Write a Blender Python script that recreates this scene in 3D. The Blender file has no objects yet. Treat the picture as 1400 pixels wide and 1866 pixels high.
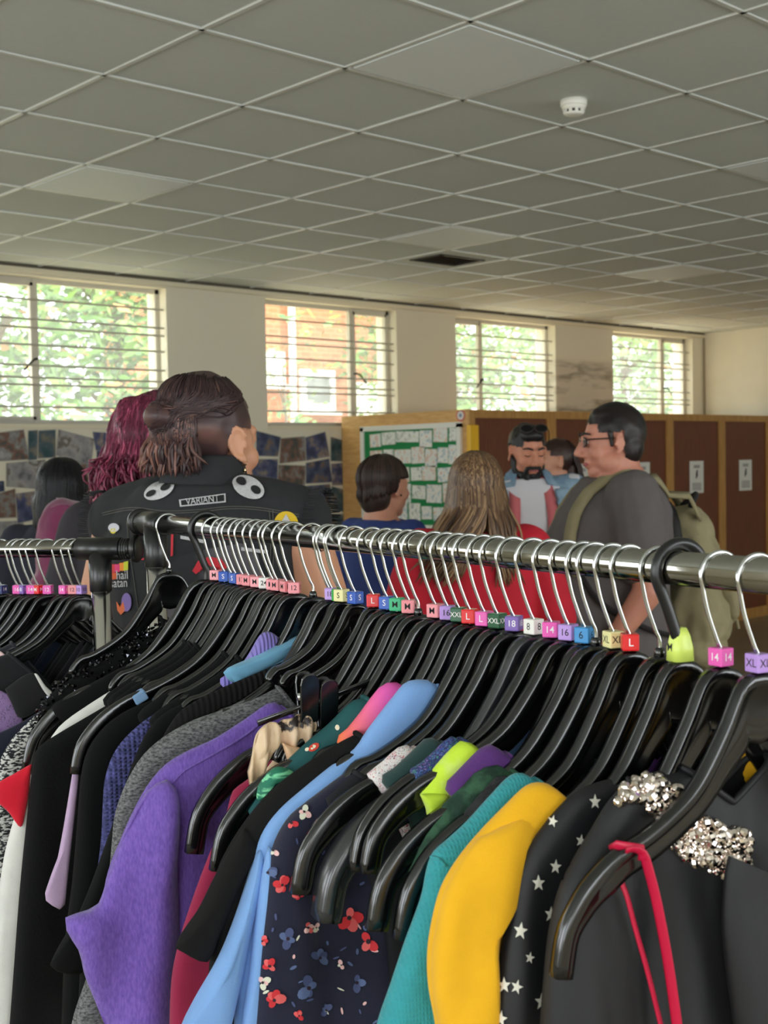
import bpy, bmesh, math, random
from mathutils import Vector, Matrix, noise
from mathutils.bvhtree import BVHTree

random.seed(7)
SC = bpy.context.scene
COL = SC.collection
V = Vector
# ---------------------------------------------------------------- camera
FPX = 2258.758                                  # focal length in pixels of the 1400x1866 frame
CAM = V((0.0, 0.0, 1.6))
RT = V((0.731876, -0.681183, -0.018653))        # camera right / down / forward in the room frame
DN = V((-0.041565, -0.017302, -0.998986))
FW = V((0.680169, 0.731909, -0.040976))
RH = V((RT.x, RT.y, 0)).normalized()
FH = V((FW.x, FW.y, 0)).normalized()
cam_d = bpy.data.cameras.new('camera')
cam = bpy.data.objects.new('camera', cam_d)
COL.objects.link(cam)
cam.matrix_world = Matrix(((RT.x, -DN.x, -FW.x, CAM.x), (RT.y, -DN.y, -FW.y, CAM.y),
                           (RT.z, -DN.z, -FW.z, CAM.z), (0, 0, 0, 1)))
cam_d.sensor_fit = 'VERTICAL'
cam_d.sensor_height = 36.0
cam_d.sensor_width = 36.0
cam_d.lens = FPX / 1866.0 * 36.0
cam_d.clip_start = 0.02
cam_d.clip_end = 200
cam_d.dof.use_dof = True
cam_d.dof.focus_distance = 1.5
cam_d.dof.aperture_fstop = 13.0
SC.camera = cam
# ---------------------------------------------------------------- world, sun, exposure
SC.view_settings.view_transform = 'Standard'
SC.view_settings.look = 'None'
SC.view_settings.gamma = 1.0
SC.view_settings.use_curve_mapping = False
SC.view_settings.exposure = 2.42
world = bpy.data.worlds.new('sky')
SC.world = world
world.use_nodes = True
wn = world.node_tree.nodes
wn['Background'].inputs['Color'].default_value = (0.90, 0.96, 1.0, 1)
wn['Background'].inputs['Strength'].default_value = 1.25
sun_d = bpy.data.lights.new('sun', 'SUN')
sun_d.energy = 2.6
sun_d.angle = 0.03
sun_d.color = (1.0, 0.94, 0.84)
sun = bpy.data.objects.new('sun', sun_d)
COL.objects.link(sun)
sun.rotation_euler = (math.radians(24), math.radians(24), 0)
SC.cycles.use_denoising = True
SC.cycles.max_bounces = 10
SC.cycles.diffuse_bounces = 6
SC.cycles.glossy_bounces = 4
SC.cycles.transparent_max_bounces = 16
SC.cycles.sample_clamp_indirect = 8.0
SC.cycles.caustics_reflective = False
SC.cycles.caustics_refractive = False

# ---------------------------------------------------------------- pixel helpers
def ray(u, v):
    return FW + RT * ((u - 700) / FPX) + DN * ((v - 933) / FPX)
def atd(u, v, d):                               # point at depth d along the view axis
    return CAM + ray(u, v) * d
def hit(u, v, p0, n):                           # pixel ray against a plane
    r = ray(u, v)
    return CAM + r * ((p0 - CAM).dot(n) / r.dot(n))
def at_z(u, v, z):
    r = ray(u, v)
    return CAM + r * ((z - CAM.z) / r.z)
def at_y(u, v, y):
    r = ray(u, v)
    return CAM + r * ((y - CAM.y) / r.y)
def at_x(u, v, x):
    r = ray(u, v)
    return CAM + r * ((x - CAM.x) / r.x)
def to_px(p):
    q = p - CAM
    d = q.dot(FW)
    return 700 + FPX * q.dot(RT) / d, 933 + FPX * q.dot(DN) / d, d

# ---------------------------------------------------------------- material helpers
def lin(c):
    o = []
    for x in c[:3]:
        x = x / 255.0
        o.append(x / 12.92 if x <= 0.04045 else ((x + 0.055) / 1.055) ** 2.4)
    return (o[0], o[1], o[2], 1.0)
MATS = {}
def mat(name, rgb, rough=0.6, metal=0.0, var=0.0, vscale=30.0, bump=0.0, bscale=300.0, rgb2=None,
        stretch=None, spec=None, sheen=0.0, coat=0.0, contrast=None, space='Object'):
    if name in MATS:
        return MATS[name]
    m = bpy.data.materials.new(name)
    MATS[name] = m
    m.use_nodes = True
    nt = m.node_tree
    b = nt.nodes['Principled BSDF']
    b.inputs['Base Color'].default_value = lin(rgb)
    b.inputs['Roughness'].default_value = rough
    b.inputs['Metallic'].default_value = metal
    if spec is not None:
        b.inputs['Specular IOR Level'].default_value = spec
    if sheen:
        b.inputs['Sheen Weight'].default_value = sheen
    if coat:
        b.inputs['Coat Weight'].default_value = coat
    if var or rgb2 or bump:
        tc = nt.nodes.new('ShaderNodeTexCoord')
        mp = nt.nodes.new('ShaderNodeMapping')
        if stretch:
            mp.inputs['Scale'].default_value = stretch
        nt.links.new(tc.outputs[space], mp.inputs['Vector'])
    if var or rgb2:
        nz = nt.nodes.new('ShaderNodeTexNoise')
        nz.inputs['Scale'].default_value = vscale
        nz.inputs['Detail'].default_value = 4
        nt.links.new(mp.outputs['Vector'], nz.inputs['Vector'])
        cr = nt.nodes.new('ShaderNodeValToRGB')
        lo, hi = contrast or (0.3, 0.7)
        cr.color_ramp.elements[0].position = lo
        cr.color_ramp.elements[1].position = hi
        c1 = lin(rgb)
        if rgb2:
            c2 = lin(rgb2)
        else:
            c2 = tuple(min(1, x * (1 + var)) for x in c1[:3]) + (1,)
            c1 = tuple(x * (1 - var) for x in c1[:3]) + (1,)
        cr.color_ramp.elements[0].color = c1
        cr.color_ramp.elements[1].color = c2
        nt.links.new(nz.outputs['Fac'], cr.inputs['Fac'])
        nt.links.new(cr.outputs['Color'], b.inputs['Base Color'])
    if bump:
        n2 = nt.nodes.new('ShaderNodeTexNoise')
        n2.inputs['Scale'].default_value = bscale
        n2.inputs['Detail'].default_value = 3
        nt.links.new(mp.outputs['Vector'], n2.inputs['Vector'])
        bp = nt.nodes.new('ShaderNodeBump')
        bp.inputs['Strength'].default_value = bump
        bp.inputs['Distance'].default_value = 0.004
        nt.links.new(n2.outputs['Fac'], bp.inputs['Height'])
        nt.links.new(bp.outputs['Normal'], b.inputs['Normal'])
    return m
def N(m, t):
    return m.node_tree.nodes.new(t)
def L(m, a, b):
    m.node_tree.links.new(a, b)
def PB(m):
    return m.node_tree.nodes['Principled BSDF']

# ---------------------------------------------------------------- object helpers
def link(name, me, m=None, parent=None):
    o = bpy.data.objects.new(name, me)
    COL.objects.link(o)
    if m is not None and me is not None and not me.materials:
        me.materials.append(m)
    if parent is not None:
        o.parent = parent
    return o
def empty(name, loc=(0, 0, 0), rz=0.0):
    o = bpy.data.objects.new(name, None)
    COL.objects.link(o)
    o.empty_display_size = 0.05
    o.location = loc
    o.rotation_euler = (0, 0, rz)
    return o
def tag(o, label, cat, group=None):
    o['label'] = label
    o['category'] = cat
    if group:
        o['group'] = group
    return o
def struct(o, label=None, cat=None):
    o['kind'] = 'structure'
    if label:
        o['label'] = label
    if cat:
        o['category'] = cat
    return o
def mesh(name, verts, faces, smooth=False):
    me = bpy.data.meshes.new(name)
    me.from_pydata([tuple(v) for v in verts], [], faces)
    me.update()
    if smooth:
        me.shade_smooth()
    return me
class MB:
    def __init__(s):
        s.v, s.f = [], []
    def add(s, vs, fs):
        o = len(s.v)
        s.v += [V(v) for v in vs]
        s.f += [tuple(i + o for i in f) for f in fs]
        return s
    def box(s, a, b):
        x0, y0, z0 = a
        x1, y1, z1 = b
        return s.add([(x0, y0, z0), (x1, y0, z0), (x1, y1, z0), (x0, y1, z0), (x0, y0, z1), (x1, y0, z1), (x1, y1, z1), (x0, y1, z1)],
                     [(0, 3, 2, 1), (4, 5, 6, 7), (0, 1, 5, 4), (1, 2, 6, 5), (2, 3, 7, 6), (3, 0, 4, 7)])
    def bar(s, p0, p1, w, h, up=V((0, 0, 1))):
        p0, p1 = V(p0), V(p1)
        d = (p1 - p0).normalized()
        a = d.cross(up)
        if a.length < 1e-4:
            a = d.cross(V((0, 1, 0)))
        a = a.normalized() * w / 2
        b = a.cross(d).normalized() * h / 2
        vs = [p + i * a + j * b for p in (p0, p1) for i, j in ((-1, -1), (1, -1), (1, 1), (-1, 1))]
        return s.add(vs, [(3, 2, 1, 0), (4, 5, 6, 7), (0, 1, 5, 4), (1, 2, 6, 5), (2, 3, 7, 6), (3, 0, 4, 7)])
    def tube(s, pts, r, seg=8, cap=True, flat=1.0):
        pts = [V(p) for p in pts]
        n = len(pts)
        rs = r if isinstance(r, (list, tuple)) else [r] * n
        o = len(s.v)
        t0 = (pts[1] - pts[0]).normalized()
        a = t0.orthogonal().normalized()
        for i, p in enumerate(pts):
            t = (pts[min(i + 1, n - 1)] - pts[max(i - 1, 0)])
            t = t.normalized() if t.length > 1e-9 else t0
            a = (a - t * a.dot(t))
            a = a.normalized() if a.length > 1e-6 else t.orthogonal().normalized()
            b = t.cross(a)
            for k in range(seg):
                q = 2 * math.pi * k / seg
                s.v.append(p + a * (rs[i] * math.cos(q)) + b * (rs[i] * flat * math.sin(q)))
        for i in range(n - 1):
            for k in range(seg):
                k2 = (k + 1) % seg
                s.f.append((o + i * seg + k, o + i * seg + k2, o + (i + 1) * seg + k2, o + (i + 1) * seg + k))
        if cap:
            s.f.append(tuple(o + k for k in reversed(range(seg))))
            s.f.append(tuple(o + (n - 1) * seg + k for k in range(seg)))
        return s
    def ell(s, c, r, rot=None, seg=14, rings=9):
        c = V(c)
        o = len(s.v)
        R3 = rot if rot is not None else Matrix.Identity(3)
        for i in range(1, rings):
            th = math.pi * i / rings
            for k in range(seg):
                ph = 2 * math.pi * k / seg
                s.v.append(c + R3 @ V((r[0] * math.sin(th) * math.cos(ph), r[1] * math.sin(th) * math.sin(ph), r[2] * math.cos(th))))
        s.v.append(c + R3 @ V((0, 0, r[2])))
        s.v.append(c + R3 @ V((0, 0, -r[2])))
        top, bot = len(s.v) - 2, len(s.v) - 1
        for i in range(rings - 2):
            for k in range(seg):
                k2 = (k + 1) % seg
                s.f.append((o + i * seg + k, o + (i + 1) * seg + k, o + (i + 1) * seg + k2, o + i * seg + k2))
        for k in range(seg):
            k2 = (k + 1) % seg
            s.f.append((top, o + k, o + k2))
            s.f.append((bot, o + (rings - 2) * seg + k2, o + (rings - 2) * seg + k))
        return s
    def cap(s, p0, p1, r0, r1, seg=14):           # tapered capsule
        p0, p1 = V(p0), V(p1)
        d = (p1 - p0)
        t = d.normalized()
        pts, rs = [], []
        for a in (-80, -55, -30, 0):
            pts.append(p0 + t * (r0 * math.sin(math.radians(a))))
            rs.append(r0 * math.cos(math.radians(a)))
        for a in (0, 30, 55, 80):
            pts.append(p1 + t * (r1 * math.sin(math.radians(a))))
            rs.append(r1 * math.cos(math.radians(a)))
        return s.tube(pts, rs, seg)
    def rings(s, rr, seg=28, cap=True, pw=2.3):   # loft of superellipse rings (z, rx, ry, yoff[, xoff])
        o = len(s.v)
        for r in rr:
            z, rx, ry, yo = r[:4]
            xo = r[4] if len(r) > 4 else 0
            for k in range(seg):
                q = 2 * math.pi * k / seg
                c, sn = math.cos(q), math.sin(q)
                s.v.append(V((xo + rx * math.copysign(abs(c) ** (2 / pw), c), yo + ry * math.copysign(abs(sn) ** (2 / pw), sn), z)))
        for i in range(len(rr) - 1):
            for k in range(seg):
                k2 = (k + 1) % seg
                s.f.append((o + i * seg + k, o + i * seg + k2, o + (i + 1) * seg + k2, o + (i + 1) * seg + k))
        if cap:
            s.f.append(tuple(o + k for k in reversed(range(seg))))
            s.f.append(tuple(o + (len(rr) - 1) * seg + k for k in range(seg)))
        return s
    def me(s, name, smooth=False):
        return mesh(name, s.v, s.f, smooth)
    def build(s, name, m, parent=None, smooth=False):
        return link(name, s.me(name, smooth), m, parent)
def bevel(o, w=0.003, seg=2):
    md = o.modifiers.new('bevel', 'BEVEL')
    md.width = w
    md.segments = seg
    md.limit_method = 'ANGLE'
    return o
def catmull(P, n):
    P = [V(p) for p in P]
    Q = [P[0] * 2 - P[1]] + P + [P[-1] * 2 - P[-2]]
    segs = len(P) - 1
    ln = [max(1e-6, (P[i + 1] - P[i]).length) for i in range(segs)]
    tot = sum(ln)
    out = []
    for k in range(n + 1):
        d = tot * k / n
        i = 0
        while i < segs - 1 and d > ln[i]:
            d -= ln[i]
            i += 1
        t = min(1.0, d / ln[i])
        a, b, c, e = Q[i], Q[i + 1], Q[i + 2], Q[i + 3]
        out.append(0.5 * ((2 * b) + (c - a) * t + (2 * a - 5 * b + 4 * c - e) * t * t + (3 * b - a - 3 * c + e) * t ** 3))
    return out
def remesh(name, mb, voxel, smooth=3, disp=None):
    o = link('tmp', mb.me('tmp'))
    md = o.modifiers.new('r', 'REMESH')
    md.mode = 'VOXEL'
    md.voxel_size = voxel
    if smooth:
        sm = o.modifiers.new('s', 'SMOOTH')
        sm.factor = 0.5
        sm.iterations = smooth
    dg = bpy.context.evaluated_depsgraph_get()
    me = bpy.data.meshes.new_from_object(o.evaluated_get(dg))
    me.name = name
    old = o.data
    bpy.data.objects.remove(o)
    bpy.data.meshes.remove(old)
    if disp:
        me.update()
        nv = len(me.vertices)
        cs = [0.0] * (3 * nv); ns = [0.0] * (3 * nv)
        me.vertices.foreach_get('co', cs)
        me.vertex_normals.foreach_get('vector', ns)
        for i in range(nv):
            q = disp(V(cs[3 * i:3 * i + 3]), V(ns[3 * i:3 * i + 3]))
            cs[3 * i], cs[3 * i + 1], cs[3 * i + 2] = q
        me.vertices.foreach_set('co', cs)
        me.update()
    me.shade_smooth()
    me.materials.clear()
    return me
ORD = ['first', 'second', 'third', 'fourth', 'fifth', 'sixth', 'seventh', 'eighth', 'ninth', 'tenth', 'eleventh', 'twelfth', 'thirteenth',
       'fourteenth', 'fifteenth', 'sixteenth', 'seventeenth', 'eighteenth', 'nineteenth', 'twentieth', 'twenty-first', 'twenty-second']
# ================================================================ the room
CEIL = 2.979
WY, RX, LX, BY = 7.86, 12.3, -3.0, -4.2          # window wall, right wall, left wall, wall behind the camera
WT = 0.26
Z0, Z1 = 1.90, 2.91                               # window opening heights
GX, GY, GT = 2.312, 3.293, 0.6                    # ceiling grid origin and tile
M_wall = mat('cream_wall_paint', (224, 217, 196), 0.75, var=0.04, vscale=3, bump=0.05, bscale=120)
M_tile = mat('ceiling_tile', (208, 213, 208), 0.9, var=0.02, vscale=40, bump=0.15, bscale=400)
M_grid = mat('ceiling_grid_white_metal', (214, 216, 210), 0.35, spec=0.6)
M_trimc = mat('cream_trim', (222, 212, 186), 0.55)
M_floor = mat('worn_brown_floor', (138, 128, 106), 0.35, var=0.1, vscale=5, bump=0.03, bscale=60)
M_dark = mat('shadow_gap_dark', (40, 36, 32), 0.9)
M_frame = mat('painted_steel_window', (206, 200, 184), 0.5)
M_bar = mat('burglar_bar_paint', (172, 168, 154), 0.5)
# damp grey stain on the wall between the two right windows
def wall_stain():
    m = mat('cream_wall_with_stain', (224, 217, 196), 0.75)
    b = PB(m)
    tc = N(m, 'ShaderNodeTexCoord'); sp = N(m, 'ShaderNodeSeparateXYZ')
    L(m, tc.outputs['Object'], sp.inputs[0])
    wv = N(m, 'ShaderNodeTexNoise'); wv.inputs['Scale'].default_value = 2.2; wv.inputs['Detail'].default_value = 6
    mp = N(m, 'ShaderNodeMapping'); mp.inputs['Scale'].default_value = (0.7, 1, 3.2)
    L(m, tc.outputs['Object'], mp.inputs[0]); L(m, mp.outputs[0], wv.inputs['Vector'])
    cr = N(m, 'ShaderNodeValToRGB')
    for p, c in ((0.0, (186, 176, 160)), (0.40, (204, 196, 180)), (0.49, (150, 140, 124)), (0.6, (204, 196, 180)), (1.0, (196, 186, 170))):
        if p in (0.0, 1.0):
            e = cr.color_ramp.elements[0 if p == 0 else -1]
        else:
            e = cr.color_ramp.elements.new(p)
        e.color = lin(c)
        e.position = p
    L(m, wv.outputs['Fac'], cr.inputs[0])
    def rng(out, lo, hi):
        r = N(m, 'ShaderNodeMapRange'); r.interpolation_type = 'SMOOTHSTEP'
        r.inputs['From Min'].default_value = lo; r.inputs['From Max'].default_value = hi
        L(m, out, r.inputs['Value']); return r.outputs[0]
    def mul(a, c):
        k = N(m, 'ShaderNodeMath'); k.operation = 'MULTIPLY'; L(m, a, k.inputs[0]); L(m, c, k.inputs[1]); return k.outputs[0]
    a = mul(rng(sp.outputs['X'], 9.55, 9.75), rng(sp.outputs['X'], 10.66, 10.55))
    c = mul(rng(sp.outputs['Z'], 2.62, 2.5), rng(sp.outputs['Z'], 1.5, 1.7))
    mx = N(m, 'ShaderNodeMix'); mx.data_type = 'RGBA'
    mx.inputs[6].default_value = lin((224, 217, 196))
    L(m, mul(a, c), mx.inputs[0]); L(m, cr.outputs[0], mx.inputs[7]); L(m, mx.outputs[2], b.inputs['Base Color'])
    return m
M_wallS = wall_stain()

def wall_with_openings(name, along, fixed, thick, a0, a1, openings, z1=CEIL + 0.2, m=M_wall):
    # along 'x': wall spans x, sits at y in [fixed, fixed+thick]
    mb = MB()
    def bx(p0, p1, q0, q1):
        if along == 'x':
            mb.box((p0, min(fixed, fixed + thick), q0), (p1, max(fixed, fixed + thick), q1))
        else:
            mb.box((min(fixed, fixed + thick), p0, q0), (max(fixed, fixed + thick), p1, q1))
    x = a0
    for (o0, o1, zz0, zz1) in openings:
        bx(x, o0, 0, z1)
        bx(o0, o1, 0, zz0)
        bx(o0, o1, zz1, z1)
        x = o1
    bx(x, a1, 0, z1)
    return struct(mb.build(name, m), None)
WINX = [(-2.75, -1.3), (-0.52, 0.93), (1.5, 2.95), (3.69, 5.137), (6.06, 7.493), (8.237, 9.665), (10.606, 12.08)]
o = wall_with_openings('wall_back', 'x', WY, WT, LX - WT, RX + WT, [(a, b, Z0, Z1) for a, b in WINX], m=M_wallS)
struct(o, 'cream painted wall with four barred windows above photo collage', 'wall')
o = struct(wall_with_openings('wall_right', 'y', RX, WT, BY - WT, WY, []), 'plain cream end wall behind the lockers', 'wall')
BWIN = [(-2.2, 0.2), (1.0, 3.4), (4.2, 6.6), (7.4, 9.8)]
o = struct(wall_with_openings('wall_front', 'x', BY, -WT, LX - WT, RX + WT, [(a, b, 0.95, 2.65) for a, b in BWIN]), 'cream wall with large windows behind the viewer', 'wall')
LWIN = [(-3.2, -0.8), (0.4, 2.8), (4.0, 6.4)]
o = struct(wall_with_openings('wall_left', 'y', LX, -WT, BY, WY, [(a, b, 0.95, 2.65) for a, b in LWIN]), 'cream side wall with large windows left of the racks', 'wall')
mb = MB(); mb.box((LX - WT, BY - WT, -0.2), (RX + WT, WY + WT, 0.0))
struct(mb.build('floor', M_floor), 'worn brown floor of the hall', 'floor')

# portals: guide daylight sampling through the openings
def portal(loc, rot, sx, sy):
    d = bpy.data.lights.new('window_daylight', 'AREA')
    d.shape = 'RECTANGLE'; d.size = sx; d.size_y = sy
    d.cycles.is_portal = True
    p = bpy.data.objects.new('window_daylight', d)
    COL.objects.link(p)
    p.location = loc; p.rotation_euler = rot
for a, b in WINX:
    portal(((a + b) / 2, WY + WT + 0.02, (Z0 + Z1) / 2), (math.radians(-90), 0, 0), b - a, Z1 - Z0)
for a, b in BWIN:
    portal(((a + b) / 2, BY - WT - 0.02, 1.8), (math.radians(90), 0, 0), b - a, 1.7)
for a, b in LWIN:
    portal((LX - WT - 0.02, (a + b) / 2, 1.8), (0, math.radians(-90), 0), 1.7, b - a)

# ---- suspended ceiling: grid runners and lay-in tiles
ceil_mb = MB(); ceil_mb.box((LX, BY, CEIL + 0.06), (RX, WY, CEIL + 0.2))
ceiling = struct(ceil_mb.build('ceiling', M_dark), 'suspended ceiling of square grey-white tiles in a white grid', 'ceiling')
i0, i1 = math.floor((LX - GX) / GT), math.ceil((RX - GX) / GT)
j0, j1 = math.floor((BY - GY) / GT), math.ceil((WY - GY) / GT)
for i in range(i0, i1 + 1):
    x = GX + i * GT
    if LX < x < RX:
        MB().box((x - 0.0085, BY, CEIL - 0.005), (x + 0.0085, WY, CEIL + 0.03)).build('grid_runner', M_grid, ceiling)
for j in range(j0, j1 + 1):
    y = GY + j * GT
    if BY < y < WY:
        MB().box((LX, y - 0.0085, CEIL - 0.005), (RX, y + 0.0085, CEIL + 0.03)).build('grid_runner', M_grid, ceiling)
LIGHTS = {(1, -1), (1, 3), (5, 3), (9, 3), (5, -1), (9, -1), (13, 3), (13, -1), (-3, 3), (-3, -1)}
VENT = (6, 4)
tile_me = {}
rest = MB()
for i in range(i0, i1):
    for j in range(j0, j1):
        if (i, j) in LIGHTS or (i, j) == VENT:
            continue
        x0, x1 = max(LX, GX + i * GT + 0.0095), min(RX, GX + (i + 1) * GT - 0.0095)
        y0, y1 = max(BY, GY + j * GT + 0.0095), min(WY - 0.03, GY + (j + 1) * GT - 0.0095)
        if x1 - x0 < 0.03 or y1 - y0 < 0.03:
            continue
        u, v, d = to_px(V(((x0 + x1) / 2, (y0 + y1) / 2, CEIL)))
        if d > 0.5 and -200 < u < 1600 and -250 < v < 700:
            k = (round(x1 - x0, 3), round(y1 - y0, 3))
            if k not in tile_me:
                tile_me[k] = MB().box((0, 0, 0), (k[0], k[1], 0.02)).me('ceiling_tile')
            t = link('ceiling_tile', tile_me[k], M_tile, ceiling)
            t.location = (x0, y0, CEIL + random.uniform(0.0, 0.0025))
        else:
            rest.box((x0, y0, CEIL), (x1, y1, CEIL + 0.02))
o = rest.build('ceiling_tiles_out_of_view', M_tile, ceiling); o.name = 'tile_field'; o['kind'] = 'stuff'
# light panels (switched off)
M_diff = mat('frosted_light_diffuser', (236, 242, 242), 0.5, spec=0.5)
names = {(1, -1): 'nearest, above the smoke detector side of the room', (1, 3): 'nearest the left window', (5, 3): 'beside the ceiling air vent', (9, 3): 'far right above the lockers'}
for (i, j) in sorted(LIGHTS):
    x0, y0 = GX + i * GT + 0.0095, GY + j * GT + 0.0095
    w = GT - 0.019
    e = empty('ceiling_light', (x0 + w / 2, y0 + w / 2, CEIL - 0.002))
    MB().box((-w / 2, -w / 2, 0.004), (w / 2, w / 2, 0.06)).build('housing', M_grid, e)
    MB().box((-w / 2 + 0.012, -w / 2 + 0.012, -0.004), (w / 2 - 0.012, w / 2 - 0.012, 0.004)).build('diffuser', M_diff, e)
    lb = {(1, -1): 'large pale square ceiling light panel beside the smoke detector', (1, 3): 'pale square ceiling light panel at far left above first window',
          (5, 3): 'pale square ceiling light panel next to the dark air vent', (9, 3): 'distant pale square ceiling light panel right of the air vent'}.get((i, j), 'square ceiling light panel outside the picture, %s across and %s along' % (ORD[(i + 3) // 4], ORD[(j + 1) // 4]))
    tag(e, lb, 'ceiling light', 'square ceiling light panels')
# air vent
x0, y0 = GX + VENT[0] * GT + 0.0095, GY + VENT[1] * GT + 0.0095
w = GT - 0.019
vent = tag(empty('air_vent', (x0 + w / 2, y0 + w / 2, CEIL)), 'small dark louvred air vent set in a ceiling tile', 'air vent')
vx, vy = 0.22, 0.15
f = MB()
f.box((-w / 2, -w / 2, 0), (w / 2, -vy, 0.02)); f.box((-w / 2, vy, 0), (w / 2, w / 2, 0.02))
f.box((-w / 2, -vy, 0), (-vx, vy, 0.02)); f.box((vx, -vy, 0), (w / 2, vy, 0.02))
f.build('tile_surround', M_tile, vent)
fr = MB()
for a, b in (((-vx, -vy, -0.006), (vx, -vy + 0.02, 0.02)), ((-vx, vy - 0.02, -0.006), (vx, vy, 0.02)), ((-vx, -vy, -0.006), (-vx + 0.02, vy, 0.02)), ((vx - 0.02, -vy, -0.006), (vx, vy, 0.02))):
    fr.box(a, b)
fr.build('vent_frame', mat('vent_black', (30, 30, 30), 0.5), vent)
MB().box((-vx, -vy, 0.03), (vx, vy, 0.04)).build('vent_cavity', M_dark, vent)
for k in range(7):
    yy = -vy + 0.035 + k * 0.037
    MB().bar((-vx + 0.02, yy, 0.008), (vx - 0.02, yy, 0.008), 0.022, 0.003, V((0, 0.6, 1))).build('louvre', mat('vent_black', (30, 30, 30), 0.5), vent)
# smoke detector
c = at_z(1046, 183, CEIL)
sd = tag(empty('smoke_detector', (c.x, c.y, CEIL)), 'small white round smoke detector on the ceiling', 'smoke detector')
M_sd = mat('white_abs_plastic', (240, 238, 228), 0.35)
MB().rings([(0.0, 0.052, 0.052, 0), (-0.02, 0.052, 0.052, 0), (-0.024, 0.049, 0.049, 0)], 32, pw=2).build('base', M_sd, sd, True)
MB().rings([(-0.022, 0.047, 0.047, 0), (-0.034, 0.045, 0.045, 0), (-0.038, 0.04, 0.04, 0)], 32, pw=2).build('sensor_ring', M_sd, sd, True)
MB().rings([(-0.036, 0.036, 0.036, 0), (-0.05, 0.036, 0.036, 0)], 32, pw=2).build('sensor_chamber', mat('vent_black', (30, 30, 30), 0.5), sd, True)
for k in range(10):
    q = 2 * math.pi * (k + 0.5) / 10
    MB().box((-0.006, -0.003, -0.05), (0.006, 0.003, -0.036)).build('slot_rib', M_sd, sd).location = (0.038 * math.cos(q), 0.038 * math.sin(q), 0)
    sd.children[-1].rotation_euler = (0, 0, q + math.pi / 2)
MB().rings([(-0.049, 0.04, 0.04, 0), (-0.056, 0.032, 0.032, 0), (-0.059, 0.015, 0.015, 0)], 32, pw=2).build('cap', M_sd, sd, True)
# cornice strip along the window wall with a painted shadow line above it
mb = MB(); mb.box((LX, WY - 0.03, 2.925), (RX, WY, 2.958))
struct(mb.build('trim_1', M_trimc), 'cream cornice strip along the top of the window wall', 'trim')
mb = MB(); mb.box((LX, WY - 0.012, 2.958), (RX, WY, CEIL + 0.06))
struct(mb.build('trim_2', mat('painted_gap_shade', (104, 96, 82), 0.9)), 'dark strip painted as the shadow gap between cornice and ceiling', 'trim')
mb = MB(); mb.bar((RX - 0.015, WY - 0.02, 1.9), (RX - 0.015, WY - 0.02, CEIL), 0.012, 0.012)
struct(mb.build('trim_3', mat('old_cable', (150, 138, 112), 0.6)), 'thin cable running down the corner of the room', 'trim')

# ---- windows
def pane_mat():
    m = bpy.data.materials.new('dusty_window_glass'); m.use_nodes = True
    nt = m.node_tree; nt.nodes.remove(nt.nodes['Principled BSDF'])
    out = nt.nodes['Material Output']
    tr = nt.nodes.new('ShaderNodeBsdfTransparent'); tr.inputs[0].default_value = (0.97, 0.985, 0.975, 1)
    tl = nt.nodes.new('ShaderNodeBsdfTranslucent'); tl.inputs[0].default_value = (0.9, 0.92, 0.9, 1)
    gl = nt.nodes.new('ShaderNodeBsdfGlossy'); gl.inputs['Roughness'].default_value = 0.02
    a = nt.nodes.new('ShaderNodeMixShader'); a.inputs[0].default_value = 0.09
    nt.links.new(tr.outputs[0], a.inputs[1]); nt.links.new(tl.outputs[0], a.inputs[2])
    b = nt.nodes.new("ShaderNodeMixShader")
    b.inputs[0].default_value = 0.04; nt.links.new(a.outputs[0], b.inputs[1]); nt.links.new(gl.outputs[0], b.inputs[2])
    nt.links.new(b.outputs[0], out.inputs[0])
    return m
M_pane = pane_mat()
GYP = WY + 0.12                                   # glass plane
BARZ = [2.755, 2.62, 2.562, 2.445, 2.305, 2.221, 2.171, 2.02]
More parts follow.
